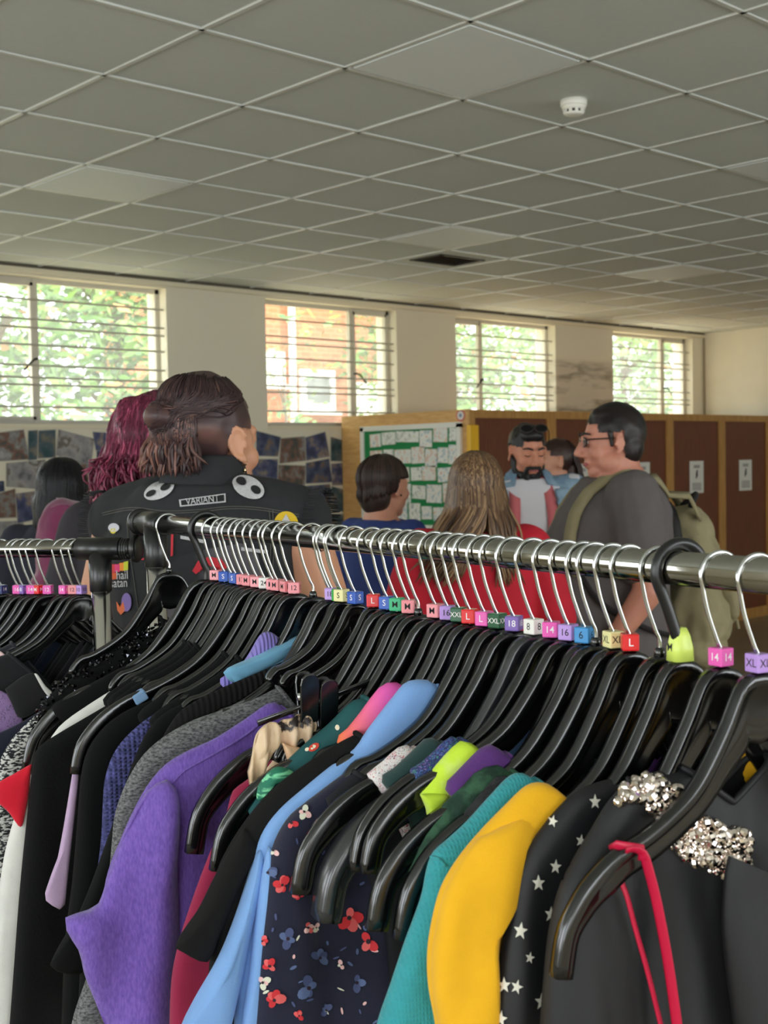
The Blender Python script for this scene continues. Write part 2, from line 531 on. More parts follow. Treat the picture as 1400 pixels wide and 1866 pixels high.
def window(n, a, b, mull, opener):
    e = struct(empty('window_%d' % n, ((a + b) / 2, GYP, Z0)), ['steel window behind burglar bars, outside the picture at left', 'steel window behind burglar bars, outside the picture further left', 'steel window behind burglar bars just outside the picture',
        'barred window at far left with a tree trunk outside', 'barred window showing the orange brick building outside',
        'barred window above the corner of the lockers with leaves outside', 'barred window nearest the right end wall'][n - 1], 'window')
    e.location = (0, 0, 0)
    y0, y1 = GYP - 0.018, GYP + 0.018
    fw = 0.032
    fr = MB()
    fr.box((a, y0, Z0), (b, y1, Z0 + fw)); fr.box((a, y0, Z1 - fw), (b, y1, Z1)); fr.box((a, y0, Z0), (a + fw, y1, Z1)); fr.box((b - fw, y0, Z0), (b, y1, Z1))
    fr.build('window_frame', M_frame, e)
    MB().box((mull - 0.018, y0 - 0.006, Z0), (mull + 0.018, y1, Z1)).build('mullion', M_frame, e)
    for (p, q) in ((a + fw, mull - 0.018), (mull + 0.018, b - fw)):
        MB().box((p, GYP - 0.002, Z0 + fw), (q, GYP + 0.002, Z1 - fw)).build('pane', M_pane, e)
    # opening casement frame on the smaller light
    p, q = (mull + 0.018, b - fw) if opener > 0 else (a + fw, mull - 0.018)
    cs = MB()
    for s0, s1 in (((p, Z0 + fw), (q, Z0 + fw + 0.022)), ((p, Z1 - fw - 0.022), (q, Z1 - fw)), ((p, Z0 + fw), (p + 0.022, Z1 - fw)), ((q - 0.022, Z0 + fw), (q, Z1 - fw))):
        cs.box((s0[0], y0 - 0.012, s0[1]), (s1[0], y1 - 0.01, s1[1]))
    cs.build('casement', M_frame, e)
    hd = MB(); hx = mull + 0.02 * opener
    hd.tube([(hx, y0 - 0.015, 2.35), (hx, y0 - 0.05, 2.35), (hx + 0.03 * opener, y0 - 0.055, 2.34), (hx + 0.1 * opener, y0 - 0.055, 2.27)], 0.008)
    hd.build('handle', M_dark, e)
    for z in BARZ:
        MB().tube([(a - 0.02, WY + 0.045, z), (b + 0.02, WY + 0.045, z)], 0.0075, 8).build('burglar_bar', M_bar, e)
    MB().box((a - 0.0, WY - 0.012, Z0 - 0.03), (b + 0.0, GYP, Z0)).build('window_sill', M_trimc, e)
mulls = [(-2.35, -1), (0.53, 1), (1.9, -1), (4.13, -1), (7.05, 1), (8.68, -1), (11.62, 1)]
for k, (a, b) in enumerate(WINX):
    window(k + 1, a, b, *mulls[k])
wn_ = 8
for k, (a, b) in enumerate(BWIN):
    e = struct(empty('window_%d' % wn_), 'large plain window behind the viewer, outside the picture', 'window'); wn_ += 1
    fr = MB()
    for x in (a + 0.02, (a + b) / 2, b - 0.02):
        fr.box((x - 0.02, BY - 0.14, 0.95), (x + 0.02, BY - 0.1, 2.65))
    for z in (0.97, 2.63):
        fr.box((a, BY - 0.14, z - 0.02), (b, BY - 0.1, z + 0.02))
    fr.build('window_frame', M_frame, e)
for k, (a, b) in enumerate(LWIN):
    e = struct(empty('window_%d' % wn_), 'large plain window in the side wall, outside the picture', 'window'); wn_ += 1
    fr = MB()
    for y in (a + 0.02, (a + b) / 2, b - 0.02):
        fr.box((LX - 0.14, y - 0.02, 0.95), (LX - 0.1, y + 0.02, 2.65))
    for z in (0.97, 2.63):
        fr.box((LX - 0.14, a, z - 0.02), (LX - 0.1, b, z + 0.02))
    fr.build('window_frame', M_frame, e)

# ---- lockers: tall brown panels in a pine frame, with a notice board on the end
LY, KX, LH = 6.4, 6.85, 1.975
M_pine = mat('varnished_pine', (196, 148, 82), 0.4, rgb2=(172, 122, 62), vscale=6, stretch=(14, 14, 1), contrast=(0.35, 0.65), bump=0.04, bscale=80)
M_pine2 = mat('pale_plywood', (222, 176, 112), 0.5, rgb2=(206, 156, 92), vscale=5, stretch=(2, 2, 10), contrast=(0.35, 0.65))
M_brown = mat('brown_veneer', (116, 62, 36), 0.42, rgb2=(98, 50, 28), vscale=5, stretch=(16, 16, 1), contrast=(0.3, 0.7))
locker_x = [KX, 7.81, 8.645, 9.47, 10.325, 11.18, 12.04]
ordn = ['nearest the notice board', 'behind the bearded man', 'behind the man in grey', 'right of the man in grey', 'second from the right edge', 'at the right edge', 'outside the picture']
for k in range(6):
    x0, x1 = locker_x[k], locker_x[k + 1]
    e = tag(empty('locker', ((x0 + x1) / 2, LY + 0.3, 0)), 'tall brown locker unit with pine frame, ' + ordn[k], 'locker', 'row of tall brown lockers')
    hx = (x1 - x0) / 2
    MB().box((-hx, -0.28, 0.06), (hx, 1.1, LH - 0.01)).build('carcass', M_brown, e)
    MB().box((-hx + 0.055, -0.288, 0.1), (hx - 0.055, -0.275, LH - 0.065)).build('door', M_brown, e)
    for s in (-1, 1):
        MB().box((min(s * hx, s * (hx - 0.055)), -0.3, 0.0), (max(s * hx, s * (hx - 0.055)), -0.27, LH)).build('stile', M_pine, e)
    MB().box((-hx + 0.055, -0.3, LH - 0.06), (hx - 0.055, -0.27, LH)).build('top_rail', M_pine, e)
    MB().box((-hx + 0.055, -0.3, 0.0), (hx - 0.055, -0.27, 0.1)).build('kick_rail', M_pine, e)
    MB().box((-hx, -0.27, LH - 0.01), (hx, 1.12, LH + 0.004)).build('top_board', M_pine2, e)
mb = MB(); mb.box((KX - 0.02, LY + 0.0, 0), (KX - 0.001, WY - 0.01, LH + 0.004))
tag(mb.build('end_panel', M_pine2), 'pale plywood end panel of the lockers carrying the notice board', 'panel')
# white label sheets on the lockers
M_paper = mat('white_paper', (226, 224, 216), 0.7)
M_ink = mat('grey_print', (90, 88, 86), 0.8)
for k, (x, lb) in enumerate(((8.2, 'white notice sheet on the locker behind the bearded man'), (9.05, 'white notice sheet half hidden behind the man in grey'), (9.9, 'white notice sheet with small figure, left of two at right'), (10.745, 'white notice sheet with small figure, rightmost on the lockers'))):
    e = tag(empty('notice_sheet', (x, LY - 0.001 + 0.011, 1.4)), lb, 'notice', 'white notice sheets on lockers')
    w, h = 0.112, 0.148
    MB().box((-w, -0.004, -h), (w, 0.0, h)).build('sheet', M_paper, e)
    for z in (0.085, 0.1):
        MB().box((-0.05, -0.005, z), (0.05, -0.004, z + 0.008)).build('print_line', M_ink, e)
    fg = MB(); fg.ell((0.005, -0.005, 0.055), (0.012, 0.001, 0.012)); fg.ell((0, -0.005, 0.025), (0.016, 0.001, 0.028)); fg.ell((-0.01, -0.005, 0.0), (0.008, 0.001, 0.018))
    fg.build('printed_figure', mat('black_print', (30, 30, 30), 0.8), e)
    for q in range(6):
        MB().box((-0.075, -0.005, -0.06 - q * 0.012), (0.075, -0.004, -0.055 - q * 0.012)).build('print_line', M_ink, e)
# yellow strip at the locker corner
mb = MB(); mb.box((KX - 0.045, LY - 0.04, 0.0), (KX + 0.055, LY - 0.001, 1.86))
tag(bevel(mb.build('corner_guard', mat('yellow_paint', (242, 186, 34), 0.4)), 0.008), 'bright yellow corner strip beside the notice board', 'corner guard')
c = at_x(840, 757, KX - 0.02)
e = tag(empty('round_sticker', (KX - 0.021, c.y, c.z)), 'small round white and red sticker above the notice board', 'sticker')
def disc(r, th=0.002, seg=24, sx=1.0):
    vs = [(0.0 - k * th, sx * r * math.cos(2 * math.pi * i / seg), r * math.sin(2 * math.pi * i / seg)) for k in (0, 1) for i in range(seg)]
    fs = [tuple(range(seg)), tuple(reversed(range(seg, 2 * seg)))] + [(i, i + seg, (i + 1) % seg + seg, (i + 1) % seg) for i in range(seg)]
    return MB().add(vs, fs)
disc(0.045).build('red_ring', mat('sticker_red', (206, 90, 84), 0.6), e)
disc(0.034, 0.003).build('white_centre', M_paper, e)
disc(0.015, 0.004).build('emblem', mat('sticker_blue', (130, 140, 170), 0.6), e)
# notice board
bY0, bY1, bZ0, bZ1 = 6.47, 7.58, 0.8, 1.875
board = tag(empty('notice_board', (KX - 0.02, (bY0 + bY1) / 2, bZ0)), 'green felt notice board in white frame covered with papers', 'notice board')
by, bz = (bY1 - bY0) / 2, bZ1 - bZ0
MB().box((-0.018, -by, 0), (0, by, bz)).build('felt', mat('green_felt', (34, 132, 76), 0.95, var=0.08, vscale=60), board)
M_wframe = mat('white_frame', (236, 234, 226), 0.4)
for a, b in (((-0.03, -by - 0.01, bz - 0.03), (0, by + 0.01, bz + 0.01)), ((-0.03, -by - 0.01, -0.01), (0, by + 0.01, 0.03)), ((-0.03, -by - 0.01, 0), (0, -by + 0.03, bz)), ((-0.03, by - 0.03, 0), (0, by + 0.01, bz))):
    MB().box(a, b).build('frame_bar', M_wframe, board)
def print_mat(name, base, cols, scale):
    m = mat(name, base, 0.6)
    b = PB(m)
    tc = N(m, 'ShaderNodeTexCoord'); oi = N(m, 'ShaderNodeObjectInfo')
    ad = N(m, 'ShaderNodeVectorMath'); ad.operation = 'MULTIPLY_ADD'
    cb = N(m, 'ShaderNodeCombineXYZ')
    for q in range(3):
        L(m, oi.outputs['Random'], cb.inputs[q])
    ad.inputs[1].default_value = (37, 37, 37)
    L(m, cb.outputs[0], ad.inputs[0]); L(m, tc.outputs['Object'], ad.inputs[2])
    vz = N(m, 'ShaderNodeTexNoise'); vz.inputs['Scale'].default_value = scale; vz.inputs['Detail'].default_value = 5
    L(m, ad.outputs[0], vz.inputs['Vector'])
    cr = N(m, 'ShaderNodeValToRGB'); cr.color_ramp.interpolation = 'EASE'
    n = len(cols)
    for q, c in enumerate(cols):
        p = 0.28 + 0.44 * q / (n - 1)
        e_ = cr.color_ramp.elements[0] if q == 0 else (cr.color_ramp.elements[-1] if q == n - 1 else cr.color_ramp.elements.new(p))
        e_.position = p; e_.color = lin(c)
    L(m, vz.outputs['Fac'], cr.inputs[0]); L(m, cr.outputs[0], b.inputs['Base Color'])
    return m
M_pr = [print_mat('printed_page_a', (230, 230, 225), [(150, 176, 196), (228, 228, 222), (236, 236, 230), (224, 190, 172), (238, 238, 232)], 26),
        print_mat('printed_page_b', (230, 230, 225), [(214, 150, 130), (234, 232, 226), (240, 238, 232), (176, 196, 206), (232, 226, 200)], 30),
        print_mat('printed_page_c', (230, 230, 225), [(120, 146, 160), (200, 206, 196), (238, 238, 232), (240, 240, 236), (206, 214, 170)], 34)]
rr = random.Random(4)
rowz = [1.78, 1.63, 1.49, 1.34, 1.19, 1.04, 0.9]
for r, z in enumerate(rowz):
    y = bY1 - 0.1
    c_ = 0
    while y > bY0 + 0.09:
        w = rr.uniform(0.11, 0.19); h = rr.uniform(0.10, 0.15)
        if r == 0 and c_ in (1, 2):
            w, h = ((0.16, 0.1), (0.26, 0.085))[c_ - 1]
        if y - w < bY0 + 0.03:
            w = y - bY0 - 0.04
            if w < 0.05:
                break
        if not (rr.random() < 0.06 and r > 0):
            p = MB().box((-0.003, -w / 2, -h / 2), (0, w / 2, h / 2)).build('pinned_paper', M_pr[rr.randrange(3)])
            p.location = (KX - 0.0385 - 0.001 * (c_ % 2), y - w / 2, z + rr.uniform(-0.015, 0.015))
            p.rotation_euler = (rr.uniform(-0.05, 0.05), 0, 0)
            tag(p, 'paper pinned to the green board, %s from left in the %s row' % (ORD[c_], ORD[r]), 'paper', 'papers on the notice board')
        y -= w + rr.uniform(0.004, 0.022)
        c_ += 1

# ---- collage of photographs on the wall under the windows
M_ph = [print_mat('photo_print_%d' % q, (100, 100, 110), c, s) for q, (c, s) in enumerate((
    ([(30, 34, 44), (46, 54, 84), (76, 84, 108), (112, 90, 78), (150, 150, 156)], 12),
    ([(44, 46, 44), (74, 74, 70), (116, 84, 70), (128, 126, 124), (160, 158, 158)], 13),
    ([(26, 46, 52), (38, 70, 76), (66, 84, 92), (110, 104, 92), (140, 140, 138)], 10),
    ([(90, 90, 94), (134, 132, 134), (156, 152, 150), (100, 92, 84), (166, 166, 166)], 9),
    ([(44, 46, 62), (50, 56, 90), (74, 80, 112), (130, 116, 110), (156, 158, 168)], 12)))]
def photo(px, lb, k):
    # px: four corner pixels on the wall plane, tl tr br bl
    P = [at_y(u, v, WY - 0.004 - 0.0015 * (k % 3)) for u, v in px]
    c = sum(P, V()) / 4
    vs = [p - c for p in P] + [p - c + V((0, 0.0012, 0)) for p in P]
    o = MB().add(vs, [(3, 2, 1, 0), (4, 5, 6, 7), (0, 1, 5, 4), (1, 2, 6, 5), (2, 3, 7, 6), (3, 0, 4, 7)]).build('photo_print', M_ph[k % 5])
    o.location = c
    tag(o, lb, 'photo', 'photographs on the wall under the windows')
    vb = [p * 1.045 + V((0, 0.0004, 0)) for p in (vs[:4])] + [p * 1.045 + V((0, 0.001, 0)) for p in vs[:4]]
    MB().add(vb, [(3, 2, 1, 0), (4, 5, 6, 7), (0, 1, 5, 4), (1, 2, 6, 5), (2, 3, 7, 6), (3, 0, 4, 7)]).build('paper_border', mat('photo_border', (150, 146, 142), 0.6), o)
def cr2(x, y, s=240 / 1400.0, ox=440, oy=760):
    return (ox + x * s, oy + y * s)
right_ph = [
    ([(160, 150), (415, 215), (390, 415), (165, 410)], 'blue photo print nearest the vest wearer, top row of collage', 0),
    ([(425, 230), (670, 210), (680, 460), (410, 490)], 'reddish photo print, second in top row of right collage', 1),
    ([(685, 220), (890, 160), (935, 415), (695, 460)], 'tilted photo print, third in top row of right collage', 4),
    ([(955, 215), (1215, 285), (1195, 470), (955, 465)], 'teal photo print nearest the lockers in the top row', 2),
    ([(120, 450), (385, 450), (380, 660), (110, 680)], 'photo print beside the earring, second row of collage', 4),
    ([(400, 510), (680, 520), (670, 770), (390, 690)], 'reddish photo print, second in second row of right collage', 1),
    ([(690, 490), (930, 445), (965, 690), (690, 705)], 'photo print of two figures in white, second row', 0),
    ([(960, 500), (1205, 480), (1200, 710), (970, 725)], 'dark photo print nearest the lockers in second row', 4),
    ([(690, 735), (940, 715), (960, 950), (700, 930)], 'blue group photo print, third row beside the vest shoulder', 0),
    ([(965, 740), (1190, 800), (1160, 1015), (945, 980)], 'teal and orange photo print, third row by lockers', 2),
    ([(720, 1000), (930, 960), (990, 1150), (800, 1200)], 'tilted grey photo print in lowest row above the rail', 3),
    ([(960, 1035), (1195, 1030), (1195, 1230), (970, 1230)], 'dark photo print in lowest row nearest the lockers', 2),
    ([(400, 780), (640, 790), (650, 990), (420, 990)], 'photo print mostly hidden behind the vest shoulder', 1),
]
for q, (px, lb, k) in enumerate(right_ph):
    photo([cr2(*p) for p in px], lb, k)
def cr3(x, y):
    return (x * 220 / 1207.0, 760 + y * 340 / 1866.0)
left_ph = [
    ([(-60, 165), (235, 130), (285, 420), (-50, 440)], 'photo print with orange figure at top left of left collage', 1),
    ([(285, 140), (375, 135), (370, 420), (285, 430)], 'narrow teal photo print, left collage top row', 2),
    ([(390, 140), (555, 130), (555, 400), (385, 410)], 'teal photo print above the black hair', 2),
    ([(590, 130), (940, 220), (900, 500), (570, 380)], 'tilted pale photo print beside the pink hair', 3),
    ([(930, 150), (1100, 160), (1100, 330), (960, 330)], 'small dark photo print touching the pink hair', 4),
    ([(70, 465), (450, 430), (440, 720), (70, 690)], 'pale grey photo print left of the black hair', 3),
    ([(-60, 640), (40, 640), (45, 740), (-60, 760)], 'bright blue photo print at the left picture edge', 0),
    ([(160, 770), (400, 740), (400, 1010), (180, 1060)], 'blue photo print below the pale one, left of black hair', 4),
    ([(-60, 780), (150, 720), (160, 1000), (-60, 1010)], 'red and white photo print low at the left edge', 1),
    ([(-40, 1050), (230, 1040), (240, 1250), (-40, 1260)], 'grey photo print lowest at the left picture edge', 3),
    ([(720, 420), (900, 480), (880, 700), (740, 690)], 'photo print between the black hair and pink hair', 1),
]
for q, (px, lb, k) in enumerate(left_ph):
    photo([cr3(*p) for p in px], lb, k)
rr = random.Random(11)
kk = 0
for row in range(3):                               # prints hidden behind the people, between the two visible groups
    for cxx in range(5):
        x = 4.62 + cxx * 0.25; z = 1.70 - row * 0.26
        o = MB().box((-0.1, -0.0012, -0.11), (0.1, 0, 0.11)).build('photo_print', M_ph[kk % 5])
        o.location = (x, WY - 0.003, z); o.rotation_euler = (0, rr.uniform(-0.1, 0.1), 0)
        tag(o, 'photo print behind the heads, %s of %s hidden row' % (ORD[cxx], ORD[row]), 'photo', 'photographs on the wall under the windows')
        kk += 1
# ================================================================ outside the windows
M_leafs = [mat('leaf_and_highlight_%d' % k, c, 0.5) for k, c in enumerate(((72, 116, 34), (98, 138, 44), (52, 92, 36), (184, 130, 70)))]  # last colour: orange leaves stand in for warm highlights in the foliage
for m in M_leafs:
    PB(m).inputs['Transmission Weight'].default_value = 0.0
M_bark = mat('grey_bark', (96, 84, 74), 0.9, var=0.2, vscale=12, stretch=(3, 3, 0.6), bump=0.3, bscale=20)
struct(MB().box((-40, WY + WT, -0.5), (80, 70, -0.3)).build('ground_outside', mat('dry_ground', (190, 176, 150), 0.9, var=0.1, vscale=1)), 'pale dry ground outside the windows', 'ground')
def tree(x, y, h, r, n, label, seed, trunk=0.14, lean=0.0, z0=1.6):
    rr = random.Random(seed)
    e = tag(empty('leafy_tree', (x, y, -0.3)), label, 'tree', 'trees outside the windows')
    mb = MB()
    top = V((lean, 0, h))
    mb.tube(catmull([(0, 0, 0), (lean * 0.2, 0.05, h * 0.3), (lean * 0.6, -0.05, h * 0.65), top], 10), [trunk * (1 - 0.07 * k) for k in range(11)], 10)
    tips = []
    for k in range(9):
        a = rr.uniform(0, 6.28); q = rr.uniform(0.35, 0.9)
        p = V((lean * q, 0, h * q))
        t = p + V((math.cos(a) * r * 0.8, math.sin(a) * r * 0.8, rr.uniform(0.1, 1.0)))
        mb.tube(catmull([p, (p + t) / 2 + V((0, 0, 0.15)), t], 5), [trunk * 0.35 * (1 - 0.14 * i) for i in range(6)], 6)
        tips.append(t)
    mb.build('trunk', M_bark, e, True)
    lf = [MB() for _ in M_leafs]
    cl = [V((rr.gauss(0, r * 0.5), rr.gauss(0, r * 0.5), rr.uniform(z0, h + 1.2))) for _ in range(int(n / 45))] + tips
    for k in range(n):
        c = rr.choice(cl) + V((rr.gauss(0, 0.24), rr.gauss(0, 0.24), rr.gauss(0, 0.2)))
        s = rr.uniform(0.06, 0.12)
        d = V((rr.uniform(-1, 1), rr.uniform(-1, 1), rr.uniform(-0.8, 0.3))).normalized()
        w = d.orthogonal().normalized() * s * 0.42
        lf[rr.choices(range(4), (5, 4, 3, 0.7))[0]].add([c - d * s, c + w, c + d * s, c - w], [(0, 1, 2, 3)])
    for k, l in enumerate(lf):
        if l.v:
            l.build('foliage', M_leafs[k], e)['kind'] = 'stuff'
tree(4.75, 11.0, 4.6, 1.8, 7000, 'thick-trunked leafy tree outside the far left window', 1, 0.3, 0.5, 2.3)
tree(7.3, 12.2, 4.2, 1.2, 4200, 'green tree at the right of the far left window', 2, 0.1, z0=2.0)
tree(14.6, 14.0, 4.2, 1.8, 7500, 'dense green tree outside the third window', 3, 0.12, z0=2.0)
tree(18.6, 13.6, 4.2, 1.9, 7500, 'dense green tree outside the rightmost window', 4, 0.12, z0=1.6)
tree(22.5, 17.0, 4.4, 2.2, 4200, 'distant green tree behind the rightmost window', 5, 0.12, z0=1.2)
tree(19.0, 19.0, 5.0, 2.4, 4200, 'distant green tree behind the third window', 6, 0.14, z0=1.6)
tree(10.3, 13.0, 3.2, 0.35, 160, 'sparse leafy sapling in front of the brick building', 8, 0.04, z0=2.9)
# brick building seen through the second window
def brick():
    m = mat('orange_brick', (206, 126, 84), 0.85)
    b = PB(m)
    tc = N(m, 'ShaderNodeTexCoord'); mp = N(m, 'ShaderNodeMapping'); mp.inputs['Rotation'].default_value = (math.radians(90), 0, 0)
    br = N(m, 'ShaderNodeTexBrick'); br.inputs['Scale'].default_value = 4.4; br.inputs['Brick Width'].default_value = 1.0; br.inputs['Row Height'].default_value = 0.38
    br.inputs['Color1'].default_value = lin((176, 98, 58)); br.inputs['Color2'].default_value = lin((158, 84, 48)); br.inputs['Mortar'].default_value = lin((186, 140, 108))
    br.inputs['Mortar Size'].default_value = 0.02
    L(m, tc.outputs['Object'], mp.inputs[0]); L(m, mp.outputs[0], br.inputs['Vector']); L(m, br.outputs[0], b.inputs['Base Color'])
    return m
bY = 16.5
bl = tag(empty('brick_building', (13.8, bY, -0.3)), 'orange brick building with white framed windows outside', 'building')
MB().box((-2.4, 0, 0), (3.4, 3, 7.5)).build('brick_wall', brick(), bl)
M_wh = mat('white_gloss_paint', (240, 240, 236), 0.4)
M_bg = mat('dark_window_glass', (120, 126, 130), 0.1)
def bpx(u, v):
    p = at_y(u, v, bY)
    return p.x - 13.8, p.z + 0.3
for (u0, v0, u1, v1, bld) in ((551, 683, 600, 740, True), (643, 706, 682, 756, False), (478, 650, 508, 692, False)):
    xa, zb = bpx(u0, v0); xb, za = bpx(u1, v1)
    fr = MB().box((xa - 0.09, -0.07, za - 0.09), (xb + 0.09, 0.02, zb + 0.09)).build('window_frame', M_wh, bl)
    MB().box((xa + 0.04, -0.09, za + 0.04), (xb - 0.04, -0.06, zb - 0.04)).build('pane', M_bg if bld else M_wh, fr)
    MB().box((xa - 0.16, -0.16, za - 0.16), (xb + 0.16, 0, za - 0.09)).build('sill', M_wh, fr)
for u in (526, 699):
    x, _ = bpx(u, 640)
    MB().tube([(x, -0.1, 0), (x, -0.1, 7.4)], 0.06).build('downpipe', M_wh, bl)
# ================================================================ people
def skin(name, rgb):
    m = mat(name, rgb, 0.5, var=0.05, vscale=25, bump=0.04, bscale=350)
    PB(m).inputs['Subsurface Weight'].default_value = 0.08
    PB(m).inputs['Subsurface Radius'].default_value = (0.01, 0.004, 0.002)
    return m
def hair_mat(name, c1, c2, c3=None):
    m = mat(name, c1, 0.42, spec=0.4)
    b = PB(m)
    at = N(m, 'ShaderNodeAttribute'); at.attribute_name = 'strand'
    cr = N(m, 'ShaderNodeValToRGB')
    cr.color_ramp.elements[0].color = lin(c1); cr.color_ramp.elements[1].color = lin(c2)
    if c3:
        cr.color_ramp.elements.new(0.5).color = lin(c3)
    L(m, at.outputs['Fac'], cr.inputs[0]); L(m, cr.outputs[0], b.inputs['Base Color'])
    return m
HEAD = 1.62
def head_prims(mb, sc, yaw=0.0, pitch=0.0, fat=1.0, female=False, hz=HEAD):
    """head prims about the head centre; returns function head-local -> person-local"""
    R3 = Matrix.Rotation(yaw, 3, 'Z') @ Matrix.Rotation(pitch, 3, 'X')
    c = V((0, 0.015, hz)) * sc
    def T(p):
        return c + R3 @ (V(p) * sc)
    def el(p, r):
        mb.ell(T(p), [x * sc for x in r], R3)
    def cp(a, b, r0, r1):
        mb.cap(T(a), T(b), r0 * sc, r1 * sc, 12)
    jw = 0.85 if female else 1.0
    el((0, -0.015, 0.03), (0.075, 0.095, 0.086))
    el((0, 0.03, -0.025), (0.061, 0.06, 0.08))
    el((0, 0.012, 0.0), (0.07, 0.075, 0.07))
    el((0, 0.052, -0.094), (0.032 * jw * fat, 0.03, 0.024))
    for s in (-1, 1):
        el((s * 0.04 * jw * fat, 0.012, -0.066), (0.026 * fat, 0.042, 0.036))
        el((s * 0.037, 0.053, -0.03), (0.027, 0.026, 0.027))
        el((s * 0.011, 0.099, -0.036), (0.010, 0.012, 0.009))
        el((s * 0.031, 0.071, 0.006), (0.016, 0.014, 0.012))
        cp((s * 0.015, 0.083, 0.026), (s * 0.045, 0.066, 0.022), 0.011, 0.009)
        # ear: thin bowl, curled helix rim and lobe, flared from the skull
        er3 = Matrix.Rotation(s * -0.5, 3, 'Z') @ Matrix.Rotation(0.2, 3, 'X')
        ec = V((s * 0.078, -0.012, -0.004))
        mb.ell(T(ec), (0.0045 * sc, 0.015 * sc, 0.026 * sc), R3 @ er3)
        hl = [ec + er3 @ V((s * 0.005, 0.017 * math.cos(q), 0.030 * math.sin(q))) for q in [math.radians(w_) for w_ in (20, 55, 90, 125, 160, 195, 230, 260)]]
        for q in range(len(hl) - 1):
            cp(hl[q], hl[q + 1], 0.0048, 0.0048)
        mb.ell(T(ec + er3 @ V((s * 0.002, 0.004, -0.031))), (0.005 * sc, 0.009 * sc, 0.010 * sc), R3 @ er3)
        mb.ell(T(ec + er3 @ V((0, 0.014, -0.006))), (0.005 * sc, 0.005 * sc, 0.009 * sc), R3 @ er3)
    cp((0, 0.086, 0.018), (0, 0.112, -0.028), 0.0085, 0.0125)
    cp((-0.018, 0.080, -0.060), (0.018, 0.080, -0.060), 0.009, 0.009)
    cp((-0.014, 0.081, -0.070), (0.014, 0.081, -0.070), 0.009, 0.009)
    mb.cap(T((0, -0.022, -0.05)), V((0, -0.02, 1.46)) * sc, 0.054 * sc * fat, 0.06 * sc * fat)
    return T, R3
def hand(mb, wr, dirv, side, sc):
    d = V(dirv).normalized()
    lat = d.cross(V((0, 1, 0)))
    lat = (lat.normalized() if lat.length > 0.1 else V((0, 0, 1)))
    fwd = lat.cross(d).normalized()
    mb.cap(V(wr), V(wr) + d * 0.05 * sc, 0.026 * sc, 0.03 * sc, 10)
    mb.ell(V(wr) + d * 0.055 * sc, (0.018 * sc, 0.04 * sc, 0.045 * sc))
    for k, ln in enumerate((0.07, 0.08, 0.075, 0.058)):
        b = V(wr) + d * 0.088 * sc + fwd * (0.028 - 0.019 * k) * sc
        m_ = b + d * ln * 0.55 * sc - lat * 0.008 * side * sc
        mb.cap(b, m_, 0.0085 * sc, 0.008 * sc, 8)
        mb.cap(m_, m_ + d * ln * 0.45 * sc - lat * 0.02 * side * sc, 0.008 * sc, 0.0065 * sc, 8)
    b = V(wr) + d * 0.03 * sc + fwd * 0.03 * sc
    m_ = b + (d * 0.6 + fwd * 0.6).normalized() * 0.045 * sc
    mb.cap(b, m_, 0.012 * sc, 0.009 * sc, 8)
    mb.cap(m_, m_ + d * 0.03 * sc, 0.009 * sc, 0.0075 * sc, 8)
def torso(mb, sc, w=1.0, dp=1.0, grow=0.0, belly=0.0, z_lo=0.86, z_hi=1.5):
    R = [(0.86, 0.165, 0.112, 0), (0.95, 0.172, 0.118, 0), (1.05, 0.158, 0.108, 0.005), (1.15, 0.158, 0.108, 0.008), (1.28, 0.176, 0.118, 0.008), (1.36, 0.178, 0.110, 0.0), (1.42, 0.150, 0.088, -0.008), (1.465, 0.09, 0.066, -0.015), (1.5, 0.062, 0.058, -0.02)]
    out = []
    for z, rx, ry, yo in R:
        if z < z_lo - 1e-6 or z > z_hi + 1e-6:
            continue
        bl = belly * math.exp(-((z - 1.06) / 0.16) ** 2)
        out.append((z * sc, (rx * w + grow) * sc, (ry * dp + grow + bl * 0.5) * sc, (yo + bl * 0.5) * sc))
    mb.rings(out)
